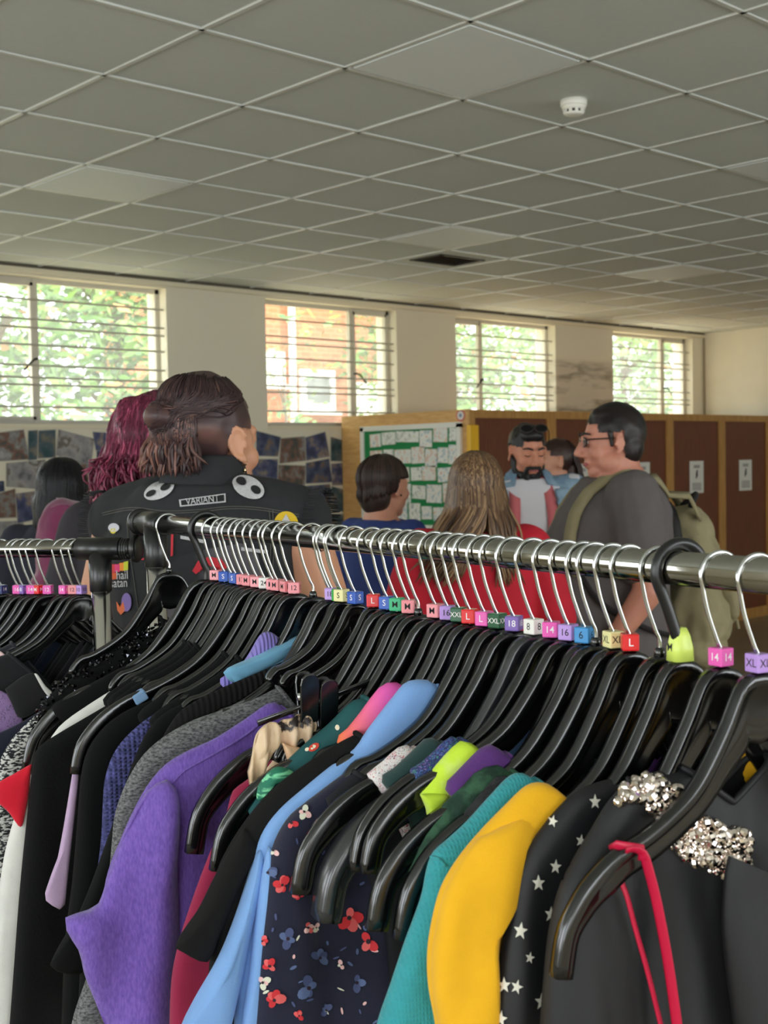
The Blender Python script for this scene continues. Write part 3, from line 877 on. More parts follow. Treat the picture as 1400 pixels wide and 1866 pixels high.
def person(name, label, u, v, d, face, pose=None, sk=(206, 150, 120), w=1.0, dp=1.0, belly=0.0, yaw=0.0, pitch=0.0, fat=1.0, female=False, voxel=0.006, legs=(44, 46, 58), legw=1.0, base=None, hz=1.585):
    """head centre at pixel (u,v) and depth d; face: angle from the view direction, + to the right"""
    hc = base if base is not None else atd(u, v, d)
    sc = hc.z / hz
    f = FH * math.cos(math.radians(face)) + RH * math.sin(math.radians(face))
    rz = math.atan2(-f.x, f.y)
    off = Matrix.Rotation(rz, 3, 'Z') @ V((0, 0.015 * sc, 0))
    root = tag(empty(name, (hc.x - off.x, hc.y - off.y, 0), rz), label, 'person')
    p = dict(el=((-0.245, -0.03, 1.12), (0.245, -0.03, 1.12)), wr=((-0.25, 0.06, 0.88), (0.25, 0.06, 0.88)))
    if pose:
        p.update(pose)
    mb = MB()
    T, R3 = head_prims(mb, sc, yaw, pitch, fat, female, hz)
    torso(mb, sc, w * 0.97, dp * 0.97, -0.004, belly)
    sh = 0.178 * w
    arms = []
    for i, s in enumerate((-1, 1)):
        S = V((s * sh, -0.01, 1.405)) * sc
        E_ = V(p['el'][i]) * sc
        W_ = V(p['wr'][i]) * sc
        mb.cap(V((s * 0.1, -0.01, 1.405)) * sc, S, 0.06 * sc, 0.056 * sc)
        mb.cap(S, E_, 0.052 * sc * w, 0.04 * sc * w)
        mb.cap(E_, W_, 0.041 * sc * w, 0.027 * sc)
        hand(mb, W_, W_ - E_, s, sc)
        arms.append((S, E_, W_))
        H_ = V((s * 0.095 * w, 0, 0.88)) * sc
        K_ = V((s * 0.1 * w, 0.015, 0.49)) * sc
        A_ = V((s * 0.1 * w, -0.01, 0.08)) * sc
        mb.cap(H_, K_, 0.085 * sc * w, 0.056 * sc)
        mb.cap(K_, A_, 0.055 * sc, 0.036 * sc)
        mb.cap(A_ + V((0, -0.02, -0.035)) * sc, A_ + V((0, 0.15, -0.045)) * sc, 0.036 * sc, 0.03 * sc)
    me = remesh('body', mb, voxel, 2)
    body = link('body', me, skin('skin_%d_%d_%d' % sk, sk), root)
    # trousers and shoes
    tr = MB()
    torso(tr, sc, w, dp, 0.012, belly, 0.86, 1.05)
    for s in (-1, 1):
        tr.cap(V((s * 0.095 * w, 0, 0.9)) * sc, V((s * 0.1 * w, 0.015, 0.49)) * sc, 0.098 * sc * w * legw, 0.074 * sc * legw)
        tr.cap(V((s * 0.1 * w, 0.015, 0.49)) * sc, V((s * 0.1 * w, -0.01, 0.1)) * sc, 0.074 * sc * legw, 0.062 * sc * legw)
    link('trousers', remesh('trousers', tr, 0.014, 2), mat('trousers_%d_%d_%d' % legs, legs, 0.85, var=0.1), root)
    for s in (-1, 1):
        sm = MB()
        sm.cap(V((s * 0.1 * w, -0.04, 0.04)) * sc, V((s * 0.1 * w, 0.15, 0.034)) * sc, 0.046 * sc, 0.04 * sc)
        sm.box(V((s * 0.1 * w - 0.045, -0.085, 0.001)) * sc, V((s * 0.1 * w + 0.045, 0.19, 0.025)) * sc)
        link('shoe', remesh('shoe', sm, 0.012, 2), mat('dark_shoe', (38, 36, 36), 0.5), root)
    return dict(root=root, T=T, R=R3, sc=sc, arms=arms, w=w, dp=dp, belly=belly, body=body)
def folds(amp, sc=9.0, seed=0.0):
    def f(co, no):
        q = noise.noise(V((co.x * sc, co.y * sc, co.z * sc * 0.55 + seed))) + 0.5 * noise.noise(V((co.x * sc * 2.3, co.y * sc * 2.3, co.z * sc * 1.2 + seed)))
        return co + no * amp * q
    return f
def tee(P, m, sleeve=0.55, grow=0.018, name='t_shirt', z_lo=0.86, neck=1.47, slr=1.35, amp=0.008, voxel=0.008, long=False, seed=0.0):
    sc, w = P['sc'], P['w']
    mb = MB()
    torso(mb, sc, w, P['dp'], grow, P['belly'], z_lo, neck)
    for S, E_, W_ in P['arms']:
        s = 1 if S.x > 0 else -1
        mb.cap(V((s * 0.08, -0.01, 1.40)) * sc, S, 0.07 * sc, (0.052 * w + grow) * sc)
        e = S.lerp(E_, 1.0 if long else sleeve)
        mb.cap(S, e, (0.054 * w + grow) * sc, 0.05 * slr * sc * w if not long else (0.043 * w + grow) * sc)
        if long:
            mb.cap(E_, E_.lerp(W_, 0.92), (0.043 * w + grow) * sc, (0.03 + grow) * sc)
    me = remesh(name, mb, voxel, 3, folds(amp, 7.0, seed))
    return link(name, me, m, P['root'])
def push_out(paths, cap, gap=0.0025):
    me = cap.data
    bv_ = BVHTree.FromPolygons([v.co.copy() for v in me.vertices], [p.vertices[:] for p in me.polygons])
    out = []
    for p in paths:
        q = []
        for i, c in enumerate(p):
            loc, no, idx, dist = bv_.find_nearest(c, 0.08)
            if loc is not None:
                sd = (c - loc).dot(no)
                if sd < gap:
                    c = c + no * (gap - sd)
            q.append(c)
        out.append(q)
    return out
def strands(paths, r, m, name, root, seg=4, flat=0.5, vary=None, cap=None):
    if cap is not None:
        paths = push_out(paths, cap)
    mb = MB(); vals = []
    for k, p in enumerate(paths):
        n0 = len(mb.v)
        n = len(p)
        rr_ = [r * (0.55 + 0.45 * math.sin(math.pi * min(1, 0.15 + 0.85 * (1 - i / (n - 1))))) if i < n - 1 else r * 0.15 for i in range(n)]
        mb.tube(p, rr_, seg, True, flat)
        vv = vary[k] if vary else random.random()
        vals += [vv] * (len(mb.v) - n0)
    me = mb.me(name, True)
    a = me.attributes.new('strand', 'FLOAT', 'POINT')
    a.data.foreach_set('value', vals)
    return link(name, me, m, root)
def scalp_path(T, az, a0, a1, r, n=7, off=1.0):
    """points over the skull from polar angle a0 to a1 (degrees) at azimuth az (0 = face, 90 = right side)"""
    out = []
    for k in range(n):
        a = math.radians(a0 + (a1 - a0) * k / (n - 1))
        z = math.radians(az)
        out.append(T((r[0] * off * math.sin(a) * math.sin(z), -0.015 + r[1] * off * math.sin(a) * math.cos(z), 0.03 + r[2] * off * math.cos(a))))
    return out
SR = (0.082, 0.102, 0.094)
def cap_hair(P, m, name='hair', r=SR, front=0.045, low=-0.05, bumps=(), voxel=0.006, amp=0.004, ear=True, ez=0.03, ey=-0.028):
    """close hair cap: skull shell cut away from the face"""
    T, R3, sc = P['T'], P['R'], P['sc']
    mb = MB()
    mb.ell(T((0, -0.022, 0.036)), [x * sc for x in r], R3, 20, 14)
    for c, rr_ in bumps:
        mb.ell(T(c), [x * sc for x in rr_], R3, 16, 10)
    def disp(co, no):
        q = noise.noise(co * 26)
        return co + no * (amp * q)
    me = remesh(name, mb, voxel, 2, disp)
    bm = bmesh.new(); bm.from_mesh(me)
    Ti = R3.inverted(); c0 = T((0, 0, 0))
    kill = []
    for vt in bm.verts:
        q = Ti @ (vt.co - c0) / sc
        face_lim = front + 0.02 * (q.z > 0.06)
        if (q.y > face_lim and q.z < 0.075 - 0.25 * max(0, q.y - 0.06)) or (q.z < low and q.y > -0.03) or (ear and q.z < ez and q.y > ey and abs(q.x) > 0.05) or q.z < low - 0.06:
            kill.append(vt)
    bmesh.ops.delete(bm, geom=kill, context='VERTS')
    bm.to_mesh(me); bm.free()
    a = me.attributes.new('strand', 'FLOAT', 'POINT')
    a.data.foreach_set('value', [0.5 + 0.5 * noise.noise(vt.co * 18) for vt in me.vertices])
    me.shade_smooth()
    return link(name, me, m, P['root'])
rnd = random.Random(5)

# ---- 1 person in the black patched vest (back to us, head turned right)
P = person('person', 'person seen from behind in black sleeveless patched vest, hair half tied up', 386, 806, 2.5, 22, sk=(206, 148, 116), yaw=math.radians(-14), w=1.03, dp=1.0, voxel=0.005, hz=1.545,
           pose=dict(el=((-0.27, -0.02, 1.14), (0.275, 0.0, 1.14)), wr=((-0.24, 0.18, 0.98), (0.25, 0.16, 0.96))), legs=(40, 40, 46))
vest_P = P
M_vest = mat('black_denim', (34, 35, 38), 0.85, var=0.12, vscale=60, bump=0.12, bscale=700)
mb = MB(); sc = P['sc']
torso(mb, sc, 1.08, 1.05, 0.022, 0, 0.86, 1.465)
for s in (-1, 1):
    mb.cap(V((s * 0.06, -0.015, 1.425)) * sc, V((s * 0.19, -0.012, 1.40)) * sc, 0.066 * sc, 0.066 * sc)
vest = link('vest', remesh('vest', mb, 0.007, 3, folds(0.005, 6.0, 3.0)), M_vest, P['root'])
cl = MB()
cl.rings([(1.452 * sc, 0.088 * sc, 0.080 * sc, -0.02 * sc), (1.475 * sc, 0.082 * sc, 0.074 * sc, -0.018 * sc), (1.515 * sc, 0.074 * sc, 0.068 * sc, -0.018 * sc), (1.52 * sc, 0.07 * sc, 0.064 * sc, -0.018 * sc)], 28, cap=False)
co_ = cl.build('collar', M_vest, vest, True)
md = co_.modifiers.new('t', 'SOLIDIFY'); md.thickness = 0.006
# frayed armholes
for s in (-1, 1):
    pts = []
    for k in range(90):
        a = 2 * math.pi * k / 90
        c = V((s * 0.246, -0.012 + 0.058 * math.cos(a), 1.398 + 0.058 * math.sin(a))) * sc
        q = c + V((s * rnd.uniform(0.002, 0.009), rnd.uniform(-0.006, 0.006), rnd.uniform(-0.006, 0.004)))
        pts.append([c - V((s * 0.02, 0, 0)), (c + q) / 2 + V((0, rnd.uniform(-0.004, 0.004), 0)), q])
    strands(pts, 0.0022, M_vest, 'frayed_edge', vest)
# hair: swept back, knotted half-up, rest falling on the nape
M_h1 = hair_mat('brown_faded_hair', (38, 28, 30), (150, 106, 92), (70, 50, 50))
T = P['T']
CAP = cap_hair(P, M_h1, bumps=(((0, -0.03, 0.075), (0.062, 0.085, 0.058)), ((0, -0.085, 0.03), (0.06, 0.045, 0.055)), ((-0.01, -0.122, 0.045), (0.032, 0.03, 0.028))), front=0.052, low=-0.05, amp=0.005, ez=0.02, ey=-0.022)
paths, vals = [], []
for k in range(260):
    az = rnd.uniform(70, 290)
    side = abs(az - 180)
    p = scalp_path(T, az, rnd.uniform(28, 50), 82, (SR[0] * 0.98, SR[1] * 1.04, SR[2] * 1.12), 5)
    tgt = T((rnd.gauss(-0.012, 0.016), -0.122 + rnd.uniform(-0.012, 0.012), 0.045 + rnd.gauss(0, 0.014)))
    p = p[:3] + [p[3].lerp(tgt, 0.35), p[3].lerp(tgt, 0.75), tgt]
    paths.append(catmull(p, 10)); vals.append(min(1, max(0, rnd.gauss(0.32, 0.16))))
for k in range(330):                                # loose lower hair
    x0 = rnd.uniform(-0.062, 0.055)
    lx = rnd.gauss(0, 0.008)
    yb = -0.104 + 3.0 * x0 * x0
    p = [T((x0 * 0.6, yb + 0.012, rnd.uniform(0.02, 0.06))), T((x0, yb - 0.006, 0.012)), T((x0 * 1.1 - 0.004 + lx, yb - 0.008 + rnd.gauss(0, 0.007), -0.018)), T((x0 * 1.15 - 0.008 + lx * 1.7, yb + rnd.gauss(0, 0.01), -0.040 - rnd.uniform(0, 0.024)))]
    paths.append(catmull(p, 9)); vals.append(min(1, max(0, rnd.gauss(0.55 - 3.0 * x0, 0.22))))
strands(paths, 0.0034, M_h1, 'hair_strands', P['root'], vary=vals, cap=CAP)
# undercut side and beard-free cheek; earring
R3 = P['R']
er = empty('earring'); er.parent = P['root']
er.location = T((0.083, -0.002, -0.05)); er.name = 'earring'
M_gold = mat('pale_gold', (232, 206, 160), 0.25, metal=1.0)
MB().tube([V((0.007 * math.cos(a), 0, 0.012 + 0.007 * math.sin(a))) for a in [k * 0.7 for k in range(9)]], 0.0012, 6).build('hoop', M_gold, er)
lk = MB()
for k in range(5):
    lk.ell((0.001 * (-1) ** k, 0, -0.004 - k * 0.008), (0.003, 0.002, 0.0045))
lk.build('chain', M_gold, er, True)
MB().ell((0, 0, -0.056), (0.0055, 0.0035, 0.017)).build('black_drop', mat('black_bead', (18, 18, 20), 0.15), er, True)
# patches laid on the vest by casting the view ray onto its surface
def mw(o):
    m = o.matrix_basis.copy()
    while o.parent is not None:
        o = o.parent
        m = o.matrix_basis @ m
    return m
def bvh_of(o):
    me = o.data
    w_ = mw(o)
    return BVHTree.FromPolygons([w_ @ v.co for v in me.vertices], [p.vertices[:] for p in me.polygons])
def drape(bv, poly_px, parent, m, name, off=0.003, rings_=4):
    """flat print whose outline is given in pixels; each vertex lies on the surface below it"""
    cx = sum(p[0] for p in poly_px) / len(poly_px); cy = sum(p[1] for p in poly_px) / len(poly_px)
    vs, fs = [], []
    n = len(poly_px)
    pin = mw(parent).inverted()
    def put(u, v):
        r = ray(u, v).normalized()
        h = bv.ray_cast(CAM, r)
        if h[0] is None:
            return None
        nn = h[1] if h[1].dot(r) < 0 else -h[1]
        return pin @ (h[0] + (nn - r).normalized() * off)
    for k in range(rings_):
        f = (k + 1) / rings_
        for (u, v) in poly_px:
            q = put(cx + (u - cx) * f, cy + (v - cy) * f)
            if q is None:
                return None
            vs.append(q)
    c = put(cx, cy)
    if c is None:
        return None
    vs.append(c)
    ci = len(vs) - 1
    for i in range(n):
        j = (i + 1) % n
        fs.append((ci, i, j))
        for k in range(rings_ - 1):
            fs.append((k * n + i, (k + 1) * n + i, (k + 1) * n + j, k * n + j))
    o = link(name, mesh(name, vs, fs, True), m, parent)
    return o
def oval(cx, cy, rx, ry, rot=0.0, n=24):
    c, s = math.cos(rot), math.sin(rot)
    return [(cx + rx * math.cos(a) * c - ry * math.sin(a) * s, cy + rx * math.cos(a) * s + ry * math.sin(a) * c) for a in [2 * math.pi * k / n for k in range(n)]]
def quad_px(pts, n=6):
    out = []
    for i in range(len(pts)):
        a, b = pts[i], pts[(i + 1) % len(pts)]
        for k in range(n):
            out.append((a[0] + (b[0] - a[0]) * k / n, a[1] + (b[1] - a[1]) * k / n))
    return out
def text_mesh(s, size=1.0, name='lettering', extrude=0.0):
    cu = bpy.data.curves.new(name, 'FONT')
    cu.body = s; cu.size = size; cu.align_x = 'CENTER'; cu.align_y = 'CENTER'; cu.extrude = extrude; cu.resolution_u = 3; cu.offset = 0.004 * size
    o = bpy.data.objects.new('tmp', cu); COL.objects.link(o)
    dg = bpy.context.evaluated_depsgraph_get()
    me = bpy.data.meshes.new_from_object(o.evaluated_get(dg))
    bpy.data.objects.remove(o); bpy.data.curves.remove(cu)
    me.name = name
    return me
def text_on(bv, s, uv, width_px, height_px, rot, parent, m, name='lettering', off=0.006):
    me = text_mesh(s)
    xs = [v.co.x for v in me.vertices]; ys = [v.co.y for v in me.vertices]
    w, h = max(xs) - min(xs), max(ys) - min(ys)
    cx, cy = (max(xs) + min(xs)) / 2, (max(ys) + min(ys)) / 2
    pin = mw(parent).inverted()
    for v in me.vertices:
        x, y = (v.co.x - cx) / w * width_px, -(v.co.y - cy) / h * height_px
        u = uv[0] + x * math.cos(rot) - y * math.sin(rot); vv = uv[1] + x * math.sin(rot) + y * math.cos(rot)
        r = ray(u, vv).normalized()
        hh = bv.ray_cast(CAM, r)
        if hh[0] is None:
            return None
        nn = hh[1] if hh[1].dot(r) < 0 else -hh[1]
        v.co = pin @ (hh[0] + (nn - r).normalized() * off)
    return link(name, me, m, parent)
bv = bvh_of(vest)
M_pw = mat('white_embroidery', (196, 194, 196), 0.9, var=0.12, vscale=220, bump=0.3, bscale=900)
M_pk = mat('patch_black', (26, 26, 28), 0.9)
for (cx, cy, rx, ry, rot, eyes) in ((291, 894, 29, 15, -0.42, ((277, 900, 10, 5.0, -0.5), (303, 889, 9.5, 5.0, -0.42))), (453, 889, 31, 19, 0.42, ((440, 879, 9.5, 7.5, 0.35), (467, 894, 10, 7.0, 0.55)))):
    p = drape(bv, oval(cx, cy, rx, ry, rot), vest, M_pw, 'oval_patch', 0.004)
    if p:
        for e_ in eyes:
            drape(bv, oval(*e_), p, M_pk, 'dark_opening', 0.006, 2)
p = drape(bv, quad_px([(327, 911), (411, 900), (412, 916), (329, 924)]), vest, M_pw, 'name_patch', 0.004)
if p:
    drape(bv, quad_px([(331, 912.5), (408.5, 902.5), (409, 914), (332, 921.5)]), p, M_pk, 'patch_field', 0.006, 2)
    text_on(bv, 'VARIANT', (370, 912), 60, 12, -0.105, p, M_pw, off=0.008)
# yellow round patch with white triangle
p = drape(bv, oval(522, 955, 22, 23), vest, mat('yellow_patch', (222, 184, 40), 0.8), 'round_patch', 0.004)
if p:
    drape(bv, quad_px([(522, 937), (541, 968), (503, 968)]), p, M_pw, 'triangle', 0.006, 2)
# left-side badges
for nm, px, c in (('small_badge', oval(209, 962, 10, 8), (206, 204, 214)), ('small_badge', oval(208, 968, 5, 5), (226, 206, 60)), ('red_frame_side', quad_px([(254, 970), (257, 970), (258, 1020), (254, 1020)]), (206, 40, 56)),
                 ('red_frame_side', quad_px([(313, 974), (317, 974), (316, 1012), (312, 1014)]), (206, 40, 56)), ('red_frame_side', quad_px([(254, 1017), (264, 1017), (264, 1020), (254, 1020)]), (206, 40, 56)),
                 ('flame_badge', [(214, 1095), (220, 1105), (226, 1095), (230, 1112), (222, 1120), (216, 1112)], (222, 110, 60)), ('lilac_badge', oval(232, 1097, 9, 17), (132, 110, 176)),
                 ('rainbow_patch', quad_px([(202, 1028), (211, 1028), (211, 1045), (202, 1045)], 3), (206, 54, 60)), ('rainbow_patch', quad_px([(211, 1028), (220, 1028), (220, 1042), (211, 1042)], 3), (222, 60, 120)),
                 ('rainbow_patch', quad_px([(219, 1026), (227, 1025), (227, 1040), (219, 1040)], 3), (236, 140, 40)), ('rainbow_patch', quad_px([(227, 1024), (235, 1022), (235, 1038), (227, 1040)], 3), (200, 206, 50)),
                 ('rainbow_patch', quad_px([(203, 1045), (214, 1043), (214, 1055), (203, 1056)], 3), (206, 90, 40))):
    drape(bv, px, vest, mat('badge_%d_%d_%d' % c, c, 0.7), nm, 0.004, 2)
text_on(bv, 'hail', (225, 1047), 20, 16, -0.05, vest, M_pw)
text_on(bv, 'satan', (219, 1063), 30, 13, -0.05, vest, M_pw)
# big dark back print with red arc
drape(bv, [(300, 1040), (330, 1012), (380, 1000), (440, 990), (470, 1010), (480, 1060), (470, 1120), (420, 1150), (330, 1150), (296, 1110)], vest, mat('grey_back_print', (96, 92, 98), 0.85, rgb2=(40, 40, 44), vscale=9, contrast=(0.4, 0.6)), 'back_print', 0.004)
drape(bv, [(352, 1040), (362, 1022), (382, 1014), (404, 1018), (416, 1034), (404, 1040), (394, 1028), (380, 1026), (366, 1034), (358, 1046)], vest, mat('badge_206_40_56', (206, 40, 56), 0.7), 'red_arc', 0.006, 3)
for a, b in (((330, 976), (372, 984)), ((440, 997), (488, 1003))):
    drape(bv, quad_px([(a[0], a[1]), (b[0], b[1]), (b[0], b[1] + 6), (a[0], a[1] + 6)], 3), vest, M_pw, 'white_strip', 0.005, 2)
# stitched yoke seam
M_seam = mat('grey_stitching', (86, 84, 80), 0.9)
pin = mw(vest).inverted()
for pl in ([(186, 935), (240, 925), (300, 931), (360, 929), (420, 923), (480, 926), (545, 938)], [(187, 939), (240, 929), (300, 935), (360, 933), (420, 927), (480, 930), (545, 942)], [(231, 950), (236, 1000), (246, 1070), (252, 1110)], [(497, 930), (500, 980), (496, 1050)], [(491, 930), (494, 980), (490, 1050)]):
    pts = []
    for q in catmull([V((a, b, 0)) for a, b in pl], 30):
        h = bv.ray_cast(CAM, ray(q.x, q.y).normalized())
        if h[0]:
            pts.append(pin @ (h[0] - ray(q.x, q.y).normalized() * 0.002))
    if len(pts) > 3:
        MB().tube(pts, 0.0011, 5).build('seam', M_seam, vest)

# ---- 2 person with magenta hair, behind the vest wearer
P = person('person', 'person with shoulder-length magenta hair standing behind the patched vest', 282, 822, 3.05, 12, sk=(214, 164, 138), female=True, w=0.95, voxel=0.008)
tee(P, mat('charcoal_top', (48, 44, 50), 0.9), 0.9, seed=2)
M_h2 = hair_mat('magenta_hair', (74, 26, 44), (206, 96, 130), (126, 46, 74))
T = P['T']
CAP = cap_hair(P, M_h2, r=(0.094, 0.11, 0.1), bumps=(((0, -0.05, -0.06), (0.105, 0.075, 0.09)), ((0, -0.04, 0.0), (0.105, 0.09, 0.085)), ((0, -0.055, -0.12), (0.09, 0.055, 0.05))), front=0.035, low=-0.2, ear=False, amp=0.014)
paths, vals = [], []
for k in range(620):
    az = rnd.uniform(60, 300)
    p = scalp_path(T, az, rnd.uniform(5, 40), 92, (0.096, 0.112, 0.102), 5)
    b = p[-1]
    out = (b - T((0, -0.02, 0)));  out.z = 0; out.normalize()
    z1 = rnd.uniform(0.07, 0.17)
    q = [b + out * 0.022 + V((0, 0, -0.04)), b + out * (0.03 + rnd.gauss(0, 0.012)) + V((rnd.gauss(0, 0.008), rnd.gauss(0, 0.008), -z1 * 0.7)), b + out * (0.02 + rnd.gauss(0, 0.02)) + V((rnd.gauss(0, 0.014), 0, -z1))]
    pp = catmull(p + q, 16)
    ph = rnd.uniform(0, 6)
    pp = [c + V((0.004 * math.sin(i * 0.9 + ph), 0.004 * math.cos(i * 1.1 + ph), 0)) for i, c in enumerate(pp)]
    paths.append(pp); vals.append(min(1, max(0, rnd.gauss(0.42, 0.22))))
strands(paths, 0.0042, M_h2, 'hair_strands', P['root'], vary=vals, cap=CAP)

# ---- 3 black-haired person with the maroon bag
P = person('person', 'person with chin-length black hair and navy top facing the photo wall', 117, 900, 4.4, 8, sk=(196, 142, 112), female=True, w=0.98, voxel=0.009)
bag_P = P
tee(P, mat('navy_dark_top', (30, 32, 46), 0.9), 0.9, seed=4, long=True)
M_h3 = hair_mat('black_hair', (14, 14, 18), (38, 36, 42))
T = P['T']
CAP = cap_hair(P, M_h3, r=(0.088, 0.106, 0.1), bumps=(((0, -0.05, -0.05), (0.1, 0.07, 0.095)), ((0, -0.05, -0.11), (0.1, 0.06, 0.05))), front=0.03, low=-0.2, ear=False, amp=0.004)
paths = []
for k in range(300):
    az = rnd.uniform(70, 290)
    p = scalp_path(T, az, rnd.uniform(5, 30), 92, (0.09, 0.108, 0.102), 5)
    b = p[-1]; out = (b - T((0, -0.02, 0))); out.z = 0; out.normalize()
    paths.append(catmull(p + [b + out * 0.012 + V((0, 0, -0.07)), b + out * 0.012 + V((0, 0, -rnd.uniform(0.12, 0.16)))], 12))
strands(paths, 0.004, M_h3, 'hair_strands', P['root'], cap=CAP)
# maroon bag on the back
M_mar = mat('maroon_velour', (112, 28, 72), 0.75, var=0.18, vscale=14, sheen=0.4)
c = atd(128, 1010, 3.95)
bag = tag(empty('maroon_backpack', (c.x, c.y, 0.0), P['root'].rotation_euler.z), 'rounded maroon soft backpack on the back of the black-haired person', 'backpack')
mb = MB()
mb.ell((0, 0, c.z - 0.01), (0.115, 0.1, 0.175)); mb.ell((-0.02, -0.02, c.z - 0.14), (0.125, 0.11, 0.12)); mb.ell((0.0, 0.0, c.z + 0.09), (0.1, 0.085, 0.085))
link('bag_body', remesh('bag_body', mb, 0.009, 4, folds(0.016, 11, 1)), M_mar, bag)
tp = MB(); tp.tube(catmull([(-0.1, -0.02, c.z + 0.02), (-0.07, -0.045, c.z + 0.115), (0.0, -0.05, c.z + 0.155), (0.07, -0.045, c.z + 0.115), (0.1, -0.02, c.z + 0.02)], 20), 0.009, 8)
tp.build('rim_seam', M_mar, bag, True)
for s in (-1, 1):
    MB().tube(catmull([(s * 0.07, 0.09, c.z - 0.2), (s * 0.1, 0.2, c.z - 0.1), (s * 0.1, 0.22, c.z + 0.1), (s * 0.08, 0.12, c.z + 0.17), (s * 0.05, 0.05, c.z + 0.13)], 16), 0.014, 8, flat=0.35).build('strap', M_mar, bag, True)
MB().tube([(0.035, -0.105, c.z + 0.04), (0.05, -0.112, c.z - 0.01), (0.06, -0.1, c.z + 0.03)], 0.004, 5).build('white_tab', mat('white_frame', (236, 234, 226), 0.4), bag)

# ---- 4 short-haired person in the blue T-shirt
P = person('person', 'person with short brown bob in plain blue T-shirt looking right', 703, 888, 4.55, 48, sk=(208, 148, 122), female=True, w=0.9, voxel=0.007)
tee(P, mat('royal_blue_jersey', (44, 62, 122), 0.9, var=0.06), 0.6, seed=6, neck=1.465)
M_h4 = hair_mat('dark_brown_hair', (34, 26, 24), (84, 62, 52), (52, 40, 36))
T = P['T']
CAP = cap_hair(P, M_h4, r=(0.084, 0.104, 0.092), bumps=(((0, -0.06, -0.03), (0.076, 0.058, 0.075)), ((0.0, -0.03, 0.06), (0.08, 0.09, 0.06))), front=0.045, low=-0.06, amp=0.002)
paths = []
for k in range(420):
    az = rnd.choice((rnd.uniform(20, 175), rnd.uniform(185, 340)))
    e = 88 if abs(az - 180) > 95 else 112
    if abs(az - 180) > 140:
        e = 52
    p = scalp_path(T, az, rnd.uniform(6, 45), e, (0.087, 0.108, 0.096), 7)
    if 95 > abs(az - 180):
        b = p[-1]
        p.append(b + V((0, 0, -rnd.uniform(0.03, 0.05) * (1.1 - abs(az - 180) / 110))))
    paths.append(catmull(p, 11))
strands(paths, 0.0042, M_h4, 'hair_strands', P['root'], cap=CAP)
MB().ell(T((0.087, 0.0, -0.03)), (0.004, 0.004, 0.004)).build('stud_earring', mat('black_bead', (18, 18, 20), 0.15), P['root'], True)

# ---- 5 long-haired person in red
P = person('person', 'person with long straight light-brown hair in red top, back to viewer', 866, 897, 3.8, -6, sk=(214, 160, 132), female=True, w=0.96, voxel=0.008,
           pose=dict(el=((-0.25, 0.0, 1.14), (0.27, 0.0, 1.14)), wr=((-0.2, 0.16, 1.0), (0.22, 0.16, 1.0))))
tee(P, mat('red_jersey', (196, 26, 48), 0.85, var=0.06), 0.85, seed=8, grow=0.03, slr=1.6, amp=0.012)
M_h5 = hair_mat('ash_blonde_hair', (62, 44, 34), (196, 160, 118), (122, 92, 66))
T = P['T']
CAP = cap_hair(P, M_h5, r=(0.085, 0.104, 0.097), bumps=(((0, -0.06, -0.06), (0.085, 0.055, 0.1)), ((0, -0.07, -0.14), (0.09, 0.045, 0.09))), front=0.02, low=-0.23, ear=False, amp=0.003)
paths, vals = [], []
for k in range(560):
    az = rnd.choice((rnd.uniform(62, 179), rnd.uniform(181, 298)))
    p = scalp_path(T, az, rnd.uniform(4, 26), 90, (0.088, 0.107, 0.1), 5)
    b = p[-1]; out = (b - T((0, -0.02, 0))); out.z = 0; out.normalize()
    ln = rnd.uniform(0.2, 0.31)
    xx = (b - T((0, 0, 0))).x
    sw = -0.085 if xx < 0.01 else 0.02
    q = [b + out * 0.012 + V((0, -0.01, -0.07)), b + out * 0.012 + V((sw * 0.35 + rnd.gauss(0, 0.008), -0.03, -ln * 0.6)), b + out * 0.0 + V((sw * 1.15 + rnd.gauss(0, 0.016), -0.045, -ln))]
    paths.append(catmull(p + q, 15))
    vals.append(min(1, max(0, rnd.gauss(0.45, 0.24))))
strands(paths, 0.0045, M_h5, 'hair_strands', P['root'], vary=vals, cap=CAP)

# ---- 6 bearded man in open denim shirt
P = person('person', 'bearded man in white T-shirt and open pale denim shirt looking down', 962, 824, 5.7, 176, sk=(208, 140, 112), yaw=math.radians(10), pitch=math.radians(-13), w=1.16, voxel=0.006)
T, R3, sc = P['T'], P['R'], P['sc']
tee(P, mat('white_cotton', (218, 214, 220), 0.9), 0.5, seed=10, neck=1.465, amp=0.005)
M_den = mat('pale_denim', (146, 172, 192), 0.85, rgb2=(104, 134, 160), vscale=14, contrast=(0.35, 0.7), bump=0.1, bscale=500)
mb = MB()
torso(mb, sc, 1.2, 1.1, 0.03, 0, 0.86, 1.42)
for S, E_, W_ in P['arms']:
    s = 1 if S.x > 0 else -1
    mb.cap(V((s * 0.1, -0.01, 1.41)) * sc, S, 0.072 * sc, 0.086 * sc)
    mb.cap(S, E_, 0.085 * sc, 0.07 * sc); mb.cap(E_, E_.lerp(W_, 0.9), 0.07 * sc, 0.055 * sc)
me = remesh('denim_shirt', mb, 0.008, 3, folds(0.008, 8, 5))
bm = bmesh.new(); bm.from_mesh(me)
bmesh.ops.delete(bm, geom=[v for v in bm.verts if v.co.y > 0.02 * sc and -0.105 * sc < v.co.x < 0.105 * sc and v.co.z < 1.6], context='VERTS')
bm.to_mesh(me); bm.free()
den = link('denim_shirt', me, M_den, P['root'])
md = den.modifiers.new('t', 'SOLIDIFY'); md.thickness = 0.004
M_pink = mat('pink_facing', (206, 108, 112), 0.85)
